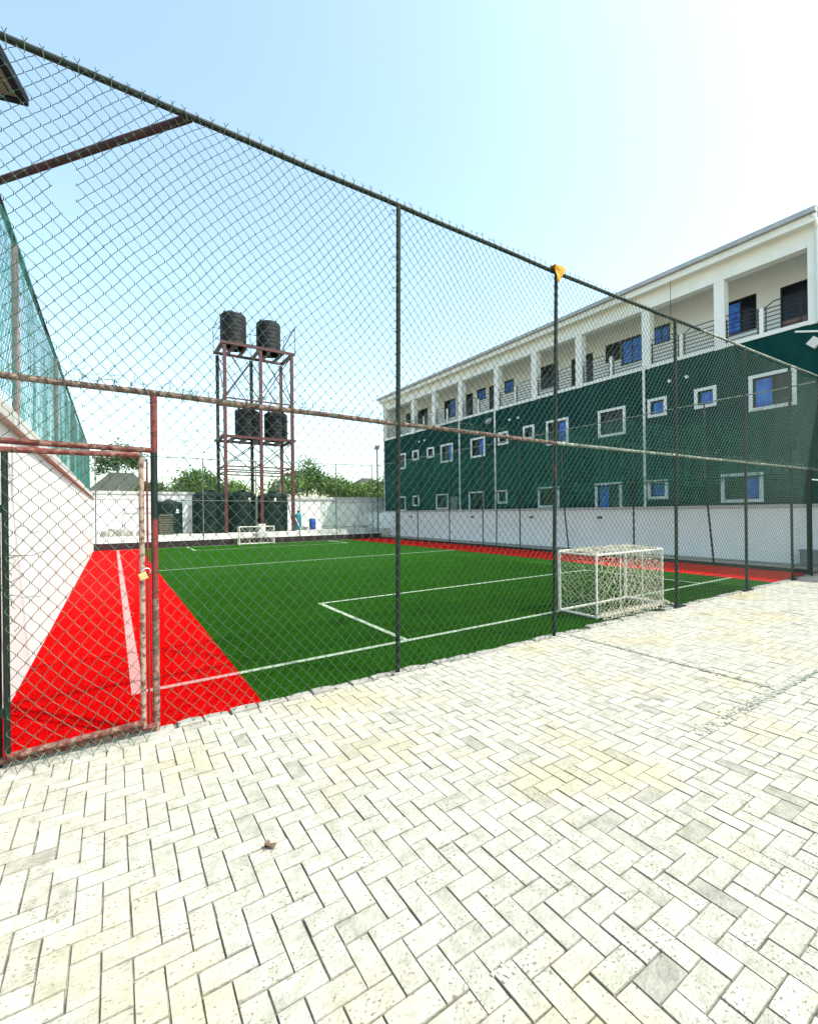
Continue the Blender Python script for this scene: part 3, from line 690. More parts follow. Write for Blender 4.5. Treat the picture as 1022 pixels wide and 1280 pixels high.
def tank(loc, r, h, mat, label, group, ribs=6, lid=(0, 0), outlet=True, name='water_tank'):
    e = empty(name, loc, label, 'water tank', group)
    prof = [(r*.97, 0), (r, .04)]
    for k in range(ribs):
        z0 = .04+(h*.86-.04)*k/ribs; z1 = .04+(h*.86-.04)*(k+1)/ribs; dz = z1-z0
        prof += [(r, z0+.1*dz), (r, z0+.72*dz), (r*.988, z0+.80*dz), (r*.988, z0+.92*dz)]
    prof += [(r, h*.86), (r*.99, h*.885), (r*.93, h*.915), (r*.72, h*.95), (r*.35, h*.97), (.001, h*.975)]
    MB().lathe(prof, loc, 36, False).build('tank_body', mat, e, smooth=True)
    MB().lathe([(.25*r+.04, h*.95), (.25*r+.04, h*1.0), (.2*r, h*1.02), (.001, h*1.025)], (loc[0]+lid[0], loc[1]+lid[1], loc[2]), 20, False).build('lid', mat, e)
    kn = MB()
    for a in range(4):
        t_ = a*math.pi/2+.5; c = Vector((loc[0]+r*.86*math.cos(t_), loc[1]+r*.86*math.sin(t_), loc[2]+h*.93)); kn.obox(c, (.05, 0, 0), (0, .05, 0), (0, 0, .05))
    kn.build('lifting_lug', mat, e)
    return e
TG = 'black water tanks on the tower'
tank((5.72, 26.55, 10.82), .68, 1.95, BLACKTANK, 'black tank on the top platform of the tower, the left and higher looking one', TG, 7, (-.15, -.1))
tank((7.66, 26.55, 10.82), .68, 1.90, BLACKTANK, 'black tank on the top platform of the tower, right of its twin', TG, 7, (.1, -.1))
tank((6.42, 26.6, 5.82), .66, 1.70, BLACKTANK, 'black tank on the lower tower platform behind the middle leg', TG, 7)
tank((8.05, 26.6, 5.82), .66, 1.70, BLACKTANK, 'black tank on the lower tower platform beside the rightmost leg', TG, 7)
TG = 'large ground tanks under the tower'
tank((4.42, 26.75, ZG), .86, 2.30, GREENTANK, 'large dark green ground tank, left of the tower legs', TG, 5)
tank((6.12, 26.72, ZG), .80, 2.32, GREENTANK, 'large dark green ground tank between the left and middle tower legs', TG, 5)
tank((7.85, 26.72, ZG), .85, 2.28, GREENTANK, 'large dark green ground tank between the middle and right tower legs', TG, 5)
tank((2.50, 27.35, ZG), .66, 1.80, GREENTANK, 'smaller dark tank standing by the white pillar of the far wall', None, 4)
# stickers on tanks
for e_, (x_, y_, z_) in ((bpy.data.objects['water_tank.005'], (6.35, 25.925, 2.35)), (bpy.data.objects['water_tank.006'], (7.75, 25.865, 2.35)), (bpy.data.objects['water_tank.007'], (2.85, 26.76, 1.75))):
    m = MB(); m.box(x_-.05, x_+.05, y_-.006, y_+.03, z_, z_+.1); m.box(x_-.07, x_+.07, y_-.006, y_+.03, z_-.1, z_-.03); m.build('sticker', WHITETRIM, e_)

# stack of boards by the small tank
e = empty('board_stack', (2.25, 26.1, ZG), 'knee high stack of weathered slatted boards in front of the small tank', 'board stack')
for k in range(9):
    o = MB(); x_ = rng.uniform(-.03, .03); o.box(1.95+x_, 2.55+x_, 25.85, 26.35, ZG+.01+k*.118, ZG+.01+k*.118+.075); o.build('board', WOOD, e)
bl = MB()
for k in range(8):
    for x_ in (2.0, 2.25, 2.5): bl.box(x_-.04, x_+.04, 25.9, 26.3, ZG+.087+k*.118, ZG+.126+k*.118)
bl.build('spacer_block', WOOD, e)
# slabs of rubble left
def rock(c, s, seed, name='slab'):
    rr = random.Random(seed); n = 9; m = MB(); top = []; bot = []
    for k in range(n):
        t_ = k/n*6.283; rad_ = rr.uniform(.8, 1.1); top.append((c[0]+math.cos(t_)*s[0]*rad_*.85, c[1]+math.sin(t_)*s[1]*rad_*.85, c[2]+s[2]*rr.uniform(.8, 1.1))); bot.append((c[0]+math.cos(t_)*s[0]*rad_, c[1]+math.sin(t_)*s[1]*rad_, c[2]))
    i = len(m.v); m.v += top+bot; m.f.append(tuple(range(n))); m.m.append(0)
    for k in range(n): k2 = (k+1) % n; m.f.append((n+k, n+k2, k2, k)); m.m.append(0)
    return m
for k, (x_, y_, sx, sy, sz, lb) in enumerate(((-.2, 26.0, .34, .3, .26, 'flat grey stone slab lying nearest the left wall behind the kerb'), (.52, 26.1, .36, .3, .27, 'flat grey stone slab in the middle of the row behind the kerb'), (1.22, 26.0, .33, .3, .28, 'flat grey stone slab at the right of the row by the gate post'), (.15, 26.7, .5, .3, .34, 'long grey stone slab behind the other slabs against the white wall'))):
    o = rock((0, 0, 0), (sx, sy, sz), 40+k).build('stone_slab', STONE); o.location = (x_, y_, ZG); tag(o, lb, 'stone slab', 'stone slabs behind the kerb')
e = empty('pipe_frame', (.8, 28.9, ZG), 'thin grey pipe bent into an arch against the far white wall', 'pipe')
MB().tube([(.55, 28.85, ZG), (.55, 28.85, 1.95), (1.9, 28.85, 1.95)], .03, 8).build('pipe', pm('grey_pipe', (.35, .35, .34)), e)
# drum, teal cylinder
e = empty('drum', (10.35, 26.9, ZG), 'upright blue plastic drum against the far white wall', 'drum')
MB().lathe([(.17, 0), (.20, .02), (.205, .18), (.215, .2), (.205, .22), (.205, .42), (.215, .44), (.205, .46), (.20, .62), (.18, .66), (.001, .66)], (10.35, 26.9, ZG), 24, False).build('drum_body', BLUEDRUM, e, smooth=True)
MB().lathe([(.186, .655), (.19, .68), (.001, .685)], (10.35, 26.9, ZG), 24, False).build('lid', pm('dark_blue_lid', (.01, .03, .12)), e)
e = empty('gas_cylinder', (9.45, 26.9, ZG), 'tall teal cylinder with a dark cap beside the right tower leg', 'cylinder')
MB().lathe([(.18, 0), (.20, .03), (.20, .86), (.17, .97), (.09, 1.04), (.001, 1.06)], (9.45, 26.9, ZG), 22, False).build('cylinder_body', TEAL, e, smooth=True)
MB().lathe([(.06, 1.03), (.06, 1.18), (.001, 1.19)], (9.45, 26.9, ZG), 14, False).build('valve_cap', BLACKIRON, e)
o = MB().tube([(9.15, 26.6, ZG+.75), (9.5, 26.55, ZG+.02)], .025, 6).build('pole', PIPEWHITE); tag(o, 'short white stick leaning on the teal cylinder', 'stick')
# debris
for k, (x_, y_, s) in enumerate(((9.9, 26.6, .20), (9.75, 26.9, .16), (14.2, 27.2, .16), (13.7, 26.6, .14))):
    o = rock((0, 0, 0), (s, s*.8, s), 60+k).build('rock', STONE); o.location = (x_, y_, ZG)
    tag(o, ('lump of dark rubble between the teal cylinder and the blue drum', 'smaller lump of rubble tight behind the teal cylinder', 'grey rubble lump by the far right corner of the wall', 'low rubble lump on the terrace near the floodlight pole')[k], 'rubble', 'rubble lumps on the terrace')
for k, (a, b_, lb) in enumerate((((10.9, 26.4), (13.2, 26.9), 'long weathered plank lying flat right of the blue drum'), ((11.9, 27.1), (14.3, 26.7), 'grey plank resting crosswise at the far right of the terrace'), ((11.1, 27.3), (12.4, 27.0), 'short plank lying against the far wall behind the longer ones'))):
    a = Vector((*a, ZG+.05+.045*k)); b2 = Vector((*b_, ZG+.12+.045*k)); d = (b2-a)/2; pr = Vector((-d.y, d.x, 0)).normalized()*.09
    o = MB().obox((a+b2)/2, d, pr, (0, 0, .02)).build('plank', WOOD); tag(o, lb, 'plank', 'planks on the terrace')
# floodlight pole
e = empty('floodlight_pole', (13.72, YK+.28, .3), 'thin corner pole with a small floodlight in front of the green apartment block', 'floodlight')
MB().tube([(13.72, YK+.28, .1), (13.72, YK+.28, 5.5)], .045, 10).build('pole', pm('pole_grey', (.05, .06, .06)), e)
m = MB(); m.obox((13.66, YK+.20, 5.58), (.14, 0, 0), (0, .05, .03), (0, -.07, .12)); m.build('lamp_head', pm('lamp_grey', (.35, .36, .36)), e)
# grey box by the right wall
e = empty('utility_box', (14.75, 3.9, .1), 'grey metal utility box against the low wall at the right edge', 'box')
roundish(MB().box(14.62, 14.88, 3.55, 4.3, .11, .46).build('box_body', pm('box_grey', (.26, .29, .27), (.2, .23, .21), 4), e), .01)
MB().box(14.60, 14.89, 3.53, 4.32, .462, .49).build('box_lid', pm('box_grey', (.26, .29, .27)), e)

# ------------------------------------------------------------------ apartment block
XB = 16.2; XI = 17.7; YA, YZ = -3.0, 28.1
AB = empty('apartment_block', (XB, 14, 0), 'long three storey apartment block, dark green walls below a white balcony floor', 'building')
def facade(x, y0, y1, z0, z1, holes, depth, name, mat, parent):
    ys = sorted({y0, y1, *[h[0] for h in holes], *[h[1] for h in holes]}); zs = sorted({z0, z1, *[h[2] for h in holes], *[h[3] for h in holes]})
    m = MB()
    for a, b_ in zip(ys, ys[1:]):
        for c, d in zip(zs, zs[1:]):
            cy, cz = (a+b_)/2, (c+d)/2
            if any(h[0] < cy < h[1] and h[2] < cz < h[3] for h in holes): continue
            m.quad((x, b_, c), (x, a, c), (x, a, d), (x, b_, d))
    for a, b_, c, d in holes:
        X2 = x+depth
        m.quad((x, a, c), (x, b_, c), (X2, b_, c), (X2, a, c)); m.quad((x, a, d), (X2, a, d), (X2, b_, d), (x, b_, d))
        m.quad((x, a, c), (X2, a, c), (X2, a, d), (x, a, d)); m.quad((x, b_, c), (x, b_, d), (X2, b_, d), (X2, b_, c))
    return m.build(name, mat, parent)
# outer frame extents (y0,y1,z0,z1, blue on which half: L=far/left in view, R, A=all, N=none)
WN = [(25.22, 26.3, 4.44, 5.47, 'N'), (23.70, 24.40, 4.86, 5.50, 'N'), (22.06, 22.78, 4.84, 5.48, 'N'), (20.27, 21.40, 4.42, 5.48, 'R'), (17.60, 18.72, 4.42, 5.46, 'R'), (15.95, 16.65, 4.84, 5.48, 'N'),
      (14.31, 14.98, 4.86, 5.52, 'N'), (12.45, 13.62, 4.44, 5.52, 'R'), (9.89, 11.04, 4.41, 5.48, 'N'), (8.37, 9.04, 4.84, 5.51, 'A'), (6.81, 7.47, 4.85, 5.51, 'A'), (4.78, 5.93, 4.47, 5.55, 'L'), (2.2, 3.3, 4.45, 5.5, 'L'),
      (25.28, 26.4, 1.65, 2.62, 'N'), (23.70, 24.43, 1.94, 2.61, 'N'), (20.72, 21.9, 1.70, 2.60, 'N'), (17.75, 18.92, 1.5, 2.61, 'N'), (16.05, 16.73, 1.93, 2.60, 'N'), (12.96, 14.13, 1.69, 2.61, 'N'),
      (10.07, 11.21, 1.5, 2.62, 'L'), (8.36, 9.07, 1.92, 2.60, 'A'), (5.59, 6.71, 1.74, 2.64, 'R'), (2.1, 3.2, 1.7, 2.62, 'N')]
fw = .10
holes = [(a+fw, b_-fw, c+fw, d-fw) for a, b_, c, d, t_ in WN]
facade(XB, YA, YZ, -.08, 6.62, holes, .22, 'green_wall', FACADEGREEN, AB)
for a, b_, c, d, t_ in WN:
    m = MB(); x0, x1 = XB-.04, XB+.03
    f2 = fw*.98
    m.box(x0, x1, a, b_, d-f2, d); m.box(x0, x1, a, b_, c, c+f2); m.box(x0, x1, a, a+f2, c+f2, d-f2); m.box(x0, x1, b_-f2, b_, c+f2, d-f2)
    fo = m.build('window', WHITETRIM, AB)
    A_, B_, C2, D2 = a+fw, b_-fw, c+fw, d-fw; mid = (A_+B_)/2; xp = XB+.10
    MB().box(xp, xp+.02, A_, B_, C2, D2).build('pane', DARKGLASS, fo)
    fm = MB(); t2 = .025
    fm.box(xp-.03, xp-.001, A_, B_, D2-t2, D2); fm.box(xp-.03, xp-.001, A_, B_, C2, C2+t2); fm.box(xp-.03, xp-.001, A_, A_+t2, C2+t2, D2-t2); fm.box(xp-.03, xp-.001, B_-t2, B_, C2+t2, D2-t2)
    if b_-a > .9: fm.box(xp-.03, xp-.001, mid-.02, mid+.02, C2+t2, D2-t2)
    fm.build('sash', BLACKIRON, fo)
    if t_ != 'N':
        # far = larger y = left in the photograph
        if t_ == 'L': y0, y1 = mid+.03, B_-.04
        elif t_ == 'R': y0, y1 = A_+.04, mid-.03
        else: y0, y1 = A_+.06, B_-.06
        MB().box(xp-.012, xp-.003, y0, y1, C2+.04, D2-.04).build('protective_film', BLUEFILM, fo)
# rest of the body
m = MB(); m.quad((XB, YZ, -.08), (XB, YZ, 6.62), (26, YZ, 6.62), (26, YZ, -.08)); m.quad((XB, YA, -.08), (26, YA, -.08), (26, YA, 6.62), (XB, YA, 6.62)); m.quad((26, YA, -.08), (26, YZ, -.08), (26, YZ, 6.62), (26, YA, 6.62))
m.build('side_wall', FACADEGREEN, AB)
MB().box(XB-.03, 26, YA, YZ, 6.622, 6.74).build('floor_slab', FACADEWHITE, AB)
# balcony back wall with doors and windows
D = [(4.92, 5.61, 6.742, 8.50, 'D', 'N'), (6.24, 7.14, 7.45, 8.60, 'W', 'L'), (9.0, 9.65, 7.93, 8.62, 'W', 'A'), (10.03, 10.98, 7.50, 8.57, 'W', 'A'), (10.99, 11.69, 7.80, 8.57, 'W', 'N'), (12.29, 12.78, 6.742, 8.48, 'D', 'N'), (13.10, 13.42, 6.742, 8.48, 'D', 'N'),
     (14.15, 15.31, 7.48, 8.60, 'W', 'N'), (16.98, 17.67, 7.86, 8.53, 'W', 'A'), (18.45, 18.86, 6.742, 8.53, 'D', 'N'), (19.14, 19.87, 7.92, 8.57, 'W', 'A'), (20.24, 21.12, 6.742, 8.52, 'D', 'N'), (21.86, 22.97, 7.45, 8.56, 'W', 'R'), (24.77, 26.21, 7.4, 8.55, 'W', 'N'), (26.86, 27.5, 7.85, 8.60, 'W', 'N')]
facade(XI, 4.5, YZ, 6.742, 9.41, [d[:4] for d in D], .12, 'balcony_back_wall', pm('balcony_cream_paint', (.82, .82, .77), (.76, .76, .71), 1.5, .85, .1, 30), AB)
for a, b_, c, d, kd, t_ in D:
    m = MB(); xp = XI+.05; mid = (a+b_)/2
    fo = MB().box(xp, xp+.03, a, b_, c, d).build('door' if kd == 'D' else 'window', DARKGLASS, AB)
    f2 = .045; m.box(xp-.05, xp-.002, a, b_, d-f2, d); m.box(xp-.05, xp-.002, a, a+f2, c, d-f2); m.box(xp-.05, xp-.002, b_-f2, b_, c, d-f2)
    if kd == 'W': m.box(xp-.05, xp-.002, a+f2, b_-f2, c, c+f2); m.box(xp-.04, xp-.002, mid-.02, mid+.02, c+f2, d-f2)
    m.build('frame', BLACKIRON, fo)
    if t_ != 'N':
        y0, y1 = (mid+.03, b_-.06) if t_ == 'L' else ((a+.06, mid-.03) if t_ == 'R' else (a+.08, b_-.08))
        MB().box(xp-.02, xp-.004, y0, y1, c+.08, d-.1).build('protective_film', BLUEFILM, fo)
DB = [o for o in AB.children if o.name.startswith('door')][0]
MB().box(XI+.03, XI+.048, 4.95, 5.58, 6.76, 7.42).build('lower_panel', pm('pinkish_brown_panel', (.22, .13, .11), (.28, .18, .15), 5), DB)
# columns, beam, end pier, soffit, roof
for y in (24.3, 22.04, 19.55, 16.72, 14.28, 11.9, 9.07, 6.70):
    roundish(MB().box(XB-.045, XB+.26, y-.15, y+.15, 6.60, 8.76).build('column', FACADEWHITE, AB), .008)
MB().box(XB-.045, XB+.3, 27.75, YZ, 6.60, 8.76).build('column', FACADEWHITE, AB)
MB().box(XB-.06, XI+.3, YA, 4.5, 6.60, 9.30).build('end_pier', FACADEWHITE, AB)
MB().box(XB-.045, XB+.28, 4.502, YZ, 8.762, 9.42).build('beam', FACADEWHITE, AB)
MB().box(XB+.285, XI+.4, 4.502, YZ, 9.36, 9.40).build('balcony_ceiling', FACADEWHITE, AB)
m = MB(); m.box(15.86, XB-.05, 4.22, YZ+.15, 9.30, 9.345); m.build('eaves_soffit', FACADEWHITE, AB)
m = MB(); m.box(15.83, 15.858, 4.22, YZ+.15, 9.26, 9.47); m.build('fascia_board', FACADEWHITE, AB)
m = MB(); prof = [(15.70, 9.47), (15.68, 9.58), (15.80, 9.60), (15.86, 9.48)]
y0, y1 = 4.20, YZ+.18
m.v = [(x_, y0, z_) for x_, z_ in prof]+[(x_, y1, z_) for x_, z_ in prof]; m.f = [(0, 1, 2, 3), (7, 6, 5, 4), (0, 4, 5, 1), (1, 5, 6, 2), (2, 6, 7, 3), (3, 7, 4, 0)]; m.m = [0]*6
m.build('gutter', ROOFMETAL, AB)
m = MB(); m.quad((15.74, y0, 9.62), (21, y0, 10.9), (21, y1, 10.9), (15.74, y1, 9.62)); m.quad((21, y0, 10.9), (26.4, y0, 9.62), (26.4, y1, 9.62), (21, y1, 10.9)); m.quad((15.74, y0, 9.61), (15.74, y1, 9.61), (26.4, y1, 9.60), (26.4, y0, 9.60)); m.quad((15.74, y1, 9.62), (21, y1, 10.9), (26.4, y1, 9.62)); m.quad((15.74, y0, 9.62), (26.4, y0, 9.62), (21, y0, 10.9)); m.build('roof', ROOFMETAL, AB)
m = MB(); m.quad((26, YA, 6.7), (26, YZ, 6.7), (26, YZ, 9.6), (26, YA, 9.6)); m.quad((XI, YZ, 6.7), (XI, YZ, 9.6), (26, YZ, 9.6), (26, YZ, 6.7)); m.quad((XI+.3, 4.4, 6.7), (26, 4.4, 6.7), (26, 4.4, 9.6), (XI+.3, 4.4, 9.6)); m.build('side_wall', FACADEWHITE, AB)
MB().box(XB+.2, XI-.002, YZ-.15, YZ-.002, 6.75, 9.355).build('side_wall', FACADEWHITE, AB)
# downpipes
for y, zb in ((9.14, .0), (19.6, .0), (16.80, .0)):
    MB().tube([(XB-.08, y, zb), (XB-.08, y, 6.75)], .045, 10).build('downpipe', PIPEWHITE, AB)
MB().tube([(XB-.10, 27.9, .0), (XB-.10, 27.9, 8.9), (15.78, 27.95, 9.46)], .04, 10).build('downpipe', PIPEWHITE, AB)
MB().tube([(15.80, 4.30, 9.45), (15.95, 4.27, 9.28), (XB-.12, 4.26, 9.12), (XB-.12, 4.25, 6.6)], .05, 10).build('downpipe', PIPEWHITE, AB)
# gutter brackets and thin hanging cable
MB().tube([(15.85, 8.03, 9.3), (15.85, 8.03, 7.62)], .008, 5).build('hanging_cable', BLACKIRON, AB)
# balcony railings, one per bay
yc = [4.5, 6.70, 9.07, 11.9, 14.28, 16.72, 19.55, 22.04, 24.3, 27.75]
for a, b_ in zip(yc, yc[1:]):
    a2, b2 = a+.15, b_-.15; xr_ = XB+.05; m = MB(); mid = (a2+b2)/2
    for k in range(6):
        z_ = 6.82+k*.125
        m.box(xr_-.012, xr_+.012, a2, b2, z_-.011, z_+.011)
    for y in (a2+.03, mid-.10, mid+.10, b2-.03): m.box(xr_-.013, xr_+.013, y-.013, y+.013, 6.74, 7.5)
    m.tube([(xr_, a2, 7.62), (xr_, mid-.30, 7.62), (xr_, mid-.1, 7.50), (xr_, mid+.1, 7.50), (xr_, mid+.3, 7.62), (xr_, b2, 7.62)], .016, 6)
    m.build('railing', BLACKIRON, AB)
    MB().box(xr_-.045, xr_+.045, mid-.05, mid+.05, 6.742, 7.50).build('railing_pillar', FACADEWHITE, AB)
# round wall lights
for y in (8.26, 7.70, 15.29, 15.84, 23.62, 23.03, 12.0, 20.0):
    z_ = 5.99
    if y in (12.0, 20.0): continue
    m = MB(); n0 = len(m.v)
    m.tube([(XB-.055, y, z_), (XB-.001, y, z_)], .055, 14); m.build('round_light', PIPEWHITE, AB)
m = MB(); m.obox((XB-.15, 17.18, 6.15), (.05, 0, -.04), (0, .14, 0), (.09, 0, .11)); m.build('wall_floodlight', pm('lamp_grey', (.35, .36, .36)), AB)
m = MB(); m.tube([(XB, 17.18, 6.12), (XB-.12, 17.18, 6.12)], .02, 6); m.build('light_bracket', BLACKIRON, AB)
MB().box(XB-.012, XB-.001, 19.95, 20.54, 1.60, 2.42).build('vent_louvre', pm('louvre_grey', (.16, .19, .18), (.24, .27, .26), 9), AB)
# arm light at right edge
m = MB(); m.tube([(15.9, 4.72, 6.44), (16.12, 4.2, 6.33)], .028, 8); m.build('light_arm', PIPEWHITE, AB)
m = MB(); m.obox((15.95, 4.32, 6.03), (.05, .0, 0), (0, .085, .085), (0, -.085, .085)); m.build('wall_floodlight', pm('lamp_pale', (.62, .63, .60)), AB)

# ------------------------------------------------------------------ neighbours
# house at the upper left: only the corner of its eaves is in view
ua = rad(180+13.5); U = Vector((-.235, -.972, 0)); Vv_ = Vector((-.972, .235, 0)); C0 = Vector((-1.127, 9.888, 8.5))
NH = empty('neighbour_house', (-6, 5, 0), 'neighbouring house beyond the left wall, only its dark edged eaves corner showing', 'house')
def P_(u, v, z): q = C0+U*u+Vv_*v; return (q.x, q.y, z)
m = MB(); m.quad(P_(.11, .11, 8.5), P_(9, .11, 8.5), P_(9, 8, 8.5), P_(.11, 8, 8.5)); m.build('soffit', SOFFIT, NH)
m = MB()
for k in range(6): m.obox(C0+U*(.2+.0)+Vv_*(.2+k*.11)+U*2+Vector((0, 0, -.004)), U*2, Vv_*.006, (0, 0, .004))
m.build('soffit_joint', FASCIA, NH)
m = MB(); m.hull([P_(0, 0, 0)[:2], P_(9.1, 0, 0)[:2], P_(9.1, .105, 0)[:2], P_(.105, .105, 0)[:2], P_(.105, 8, 0)[:2], P_(0, 8, 0)[:2]], 8.47, 8.62); m.build('fascia_board', FASCIA, NH)
m = MB(); a_, b2, c2, d2 = P_(0, 0, 8.622), P_(9.1, 0, 8.622), P_(9.1, 8, 8.622), P_(0, 8, 8.622); r1, r2 = P_(3.5, 4, 10.6), P_(5.6, 4, 10.6)
m.quad(a_, b2, r2, r1); m.quad(b2, c2, r2); m.quad(c2, d2, r1, r2); m.quad(d2, a_, r1); m.build('roof', TILEROOF, NH)
m = MB(); m.hull([P_(1.0, 1.1, 0)[:2], P_(8.2, 1.1, 0)[:2], P_(8.2, 7, 0)[:2], P_(1.0, 7, 0)[:2]], -.08, 8.49); m.build('wall', WHITEWALL, NH)

def house(x0, x1, y0, y1, ze, zr, label, inset=.3):
    e = empty('house', ((x0+x1)/2, (y0+y1)/2, 0), label, 'house', 'distant houses beyond the far wall')
    MB().box(x0+.4, x1-.4, y0+.4, y1-.4, -.08, ze).build('wall', WHITEWALL, e)
    m = MB(); ym = (y0+y1)/2; xa, xb = x0+(x1-x0)*inset, x1-(x1-x0)*inset
    m.quad((x0, y0, ze), (x1, y0, ze), (xb, ym, zr), (xa, ym, zr)); m.quad((x1, y0, ze), (x1, y1, ze), (xb, ym, zr)); m.quad((x1, y1, ze), (x0, y1, ze), (xa, ym, zr), (xb, ym, zr)); m.quad((x0, y1, ze), (x0, y0, ze), (xa, ym, zr))
    m.quad((x0, y0, ze-.01), (x0, y1, ze-.01), (x1, y1, ze-.01), (x1, y0, ze-.01)); m.build('roof', TILEROOF, e)
house(-2.3, 4.0, 56, 64, 4.0, 6.35, 'distant house with an olive hipped roof seen just left of the gate post', .33)
house(4.4, 12.0, 58, 66, 3.6, 6.4, 'distant house with a grey green roof behind the round tree', .45)
house(20.6, 27.3, 42, 49, 3.4, 5.45, 'distant house with a dark roof poking over the hedge trees on the right', .42)

# ------------------------------------------------------------------ trees
def tree(x, y, base, lumps, n, mat, label, leaf=.16, trunk_h=2.0, tr=.12, group='trees beyond the far wall', branches=5, seed=1):
    rs = np.random.RandomState(seed)
    e = empty('tree', (x, y, -.08), label, 'tree', group)
    m = MB(); top = max(l[2] for l in lumps)
    m.tube([(x, y, -.1), (x+.05, y, trunk_h*.5), (x-.04, y+.05, trunk_h), (x+.02, y, top)], [tr*1.3, tr, tr*.8, tr*.3], 9)
    m.build('trunk', BARK, e)
    bm_ = MB()
    for k, l in enumerate(lumps):
        c = Vector((x+l[0], y+l[1], l[2])); st = Vector((x, y, trunk_h*rs.uniform(.7, 1.0)))
        md_ = st.lerp(c, .5)+Vector((0, 0, rs.uniform(0, .3))); bm_.tube([st, md_, c], [tr*.5, tr*.3, tr*.12], 6)
    bm_.build('branches', BARK, e)
    Ls = np.array(lumps); wts = (Ls[:, 3]*Ls[:, 4]*Ls[:, 5]); wts = wts/wts.sum()
    pick = rs.choice(len(Ls), n, p=wts); 
    # sub clumps so that gaps stay
    K = max(6, n//45); ck = rs.choice(len(Ls), K, p=wts); d = rs.normal(size=(K, 3)); d /= np.linalg.norm(d, axis=1)[:, None]; rr = rs.uniform(.45, 1, K)**.6
    cc = np.stack([x+Ls[ck, 0]+d[:, 0]*rr*Ls[ck, 3], y+Ls[ck, 1]+d[:, 1]*rr*Ls[ck, 4], Ls[ck, 2]+d[:, 2]*rr*Ls[ck, 5]], 1)
    a = rs.randint(0, K, n); sc = leaf*rs.uniform(1.2, 3.2, K)
    pos = cc[a]+rs.normal(size=(n, 3))*sc[a][:, None]*np.array([1, 1, .7])
    u = rs.normal(size=(n, 3)); u /= np.linalg.norm(u, axis=1)[:, None]; v = rs.normal(size=(n, 3)); v -= (v*u).sum(1)[:, None]*u; v /= np.linalg.norm(v, axis=1)[:, None]
    s = leaf*rs.uniform(.5, 1.1, n)[:, None]
    P = np.stack([pos-u*s, pos-v*s*.45, pos+u*s, pos+v*s*.45], 1).reshape(-1, 3)
    npmesh('crown', P, np.arange(n*4).reshape(n, 4), mat, e)
    return e
tree(.35, 40, 0, [(-.6, 0, 5.7, .9, .9, .5), (.5, .2, 5.5, 1.1, .9, .5), (0, 0, 6.3, .8, .7, .5), (1.0, 0, 5.9, .6, .6, .35), (-.9, .2, 5.1, .6, .6, .35)], 3600, LEAF_DARK, 'small dark tree with an airy flat crown beside the left fence corner', .13, 4.4, .07, seed=21)
tree(5.5, 38, 0, [(0, 0, 3.9, 1.5, 1.3, .95), (-.9, 0, 3.5, 1.0, 1, .7), (1.1, .2, 3.5, 1.1, 1, .65), (.1, 0, 4.6, .7, .7, .5), (1.9, 0, 3.2, .7, .7, .5)], 5200, LEAF_MID, 'rounded green tree rising over the ground tanks left of the tower', .14, 2.4, .12, seed=22)
tree(8.0, 38.5, 0, [(0, 0, 3.6, .9, .9, .6), (.7, 0, 3.3, .8, .8, .5)], 1800, LEAF_LIGHT, 'small bright shrubby tree between the tower legs', .13, 2.2, .08, seed=23)
tree(2.7, 44, 0, [(0, 0, 3.8, 1.0, .8, .55), (.6, .2, 3.5, .8, .8, .5)], 1600, LEAF_DARK, 'low dark tree between the two distant roofs', .14, 2.4, .09, seed=30)
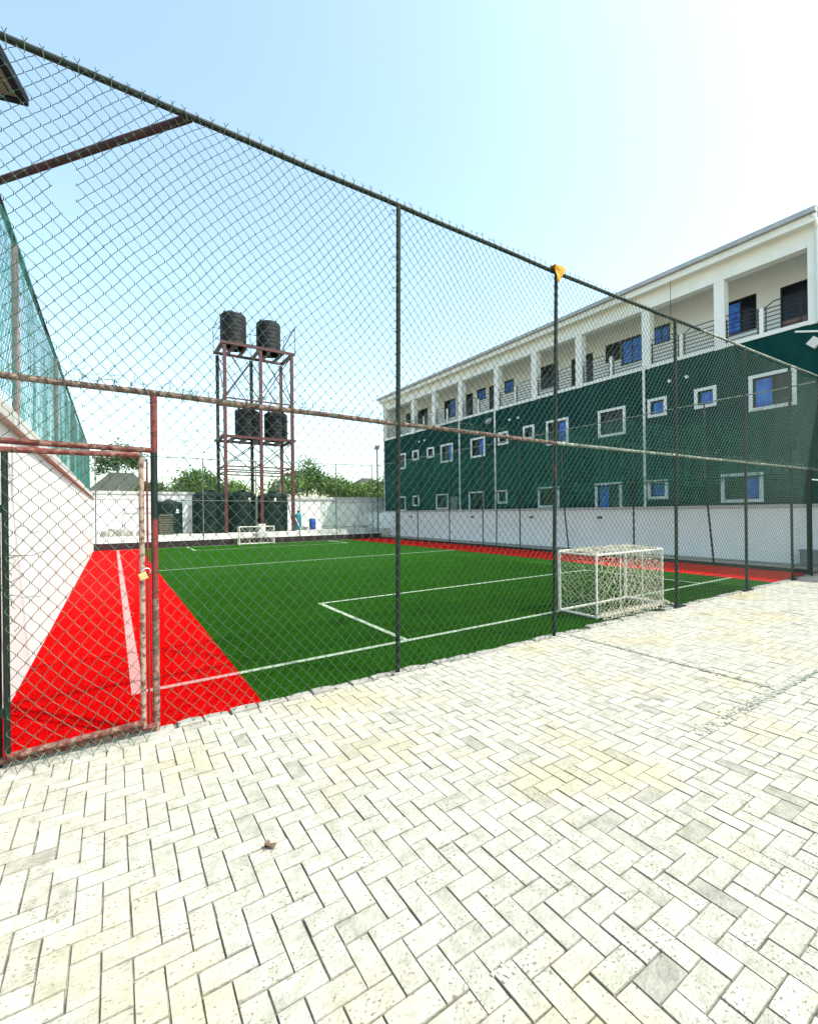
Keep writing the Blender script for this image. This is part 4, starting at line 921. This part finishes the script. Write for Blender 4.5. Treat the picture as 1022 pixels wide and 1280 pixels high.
hz = [(11.4, 35, [(0, 0, 3.6, 1.1, 1, .7), (.7, 0, 3.9, .9, .8, .6), (-.8, 0, 3.2, .8, .8, .5)], 3000, LEAF_LIGHT, 'bright leafy tree behind the right tower legs'),
      (13.6, 36.5, [(0, 0, 4.6, 1.3, 1.2, 1.0), (-.6, 0, 4.0, 1.1, 1, .8), (.9, .1, 4.1, 1.1, 1, .8), (.0, 0, 5.5, .6, .6, .5)], 5000, LEAF_MID, 'tallest green tree of the row right of the tower'),
      (15.4, 35.5, [(0, 0, 3.7, 1.2, 1, .65), (.8, 0, 3.5, 1, .9, .55)], 3400, LEAF_LIGHT, 'low bright tree just right of the tallest one in the row'),
      (17.0, 36.5, [(0, 0, 3.6, 1.2, 1, .6), (-.7, 0, 3.8, .9, .9, .5)], 3400, LEAF_MID, 'mid green tree in the row left of the distant dark roof'),
      (18.8, 36, [(0, 0, 3.5, 1.2, 1, .55), (.8, 0, 3.6, .9, .9, .5)], 3400, LEAF_LIGHT, 'bright bushy tree in front of the distant dark roof'),
      (20.8, 37, [(0, 0, 3.7, 1.1, 1, .6), (.7, 0, 3.4, 1, .9, .5), (.2, 0, 4.1, .5, .5, .35)], 3200, LEAF_MID, 'tree at the right end of the row beside the apartment block')]
for k, (x_, y_, lm, n_, mt, lb) in enumerate(hz): tree(x_, y_, 0, lm, n_, mt, lb, .14, 2.0, .1, seed=50+k)

# ------------------------------------------------------------------ small things on the paving
lf = MB()
for k in range(2):
    a = .9+k*1.5; c = Vector((.585+k*.012, 2.14-k*.012, .012)); pts = []
    for q in range(8):
        t_ = q/8*6.283; rr = .023*(1 if q % 2 else .8); p = c+Vector((math.cos(t_)*rr*1.6*math.cos(a)-math.sin(t_)*rr*.55*math.sin(a), math.cos(t_)*rr*1.6*math.sin(a)+math.sin(t_)*rr*.55*math.cos(a), .010*math.sin(t_*2+k)+.006*k))
        pts.append(p)
    lf.quad(*pts)
tag(lf.build('dry_leaf', LEAFDRY), 'crumpled brown dry leaf lying on the pale pavers', 'leaf')
ch = MB()
for k in range(14):
    cx, cy = 1.08+rng.gauss(0, .03), 1.13+rng.gauss(0, .03); s = rng.uniform(.003, .010); n_ = 5
    pl = [(cx+math.cos(q/n_*6.28)*s*rng.uniform(.6, 1.3), cy+math.sin(q/n_*6.28)*s*rng.uniform(.6, 1.3)) for q in range(n_)]; ch.hull(pl, -.004, s*.5+.002)
struct(ch.build('paver_chips', pm('fresh_chip', (.36, .35, .31), (.28, .27, .24), 40, .9)), 'stuff')
gv = MB()
for k in range(420):
    mode = rng.random()
    if mode < .55: cx, cy = rng.uniform(.4, 13.5), YF-.03-abs(rng.gauss(0, .05))
    elif mode < .8: cx, cy = 3.35+rng.random()**1.3*1.2, 1.55+rng.gauss(0, .03)
    else: cx, cy = 4.74+rng.gauss(0, .05), rng.uniform(1.6, 3.5)
    s = rng.uniform(.003, .011); n_ = 5
    pl = [(cx+math.cos(q/n_*6.28)*s*rng.uniform(.6, 1.3), cy+math.sin(q/n_*6.28)*s*rng.uniform(.6, 1.3)) for q in range(n_)]; gv.hull(pl, -.004, s*.6+.002)
struct(gv.build('grit', pm('dark_grit', (.16, .16, .13), (.36, .34, .29), 30, .9)), 'stuff')
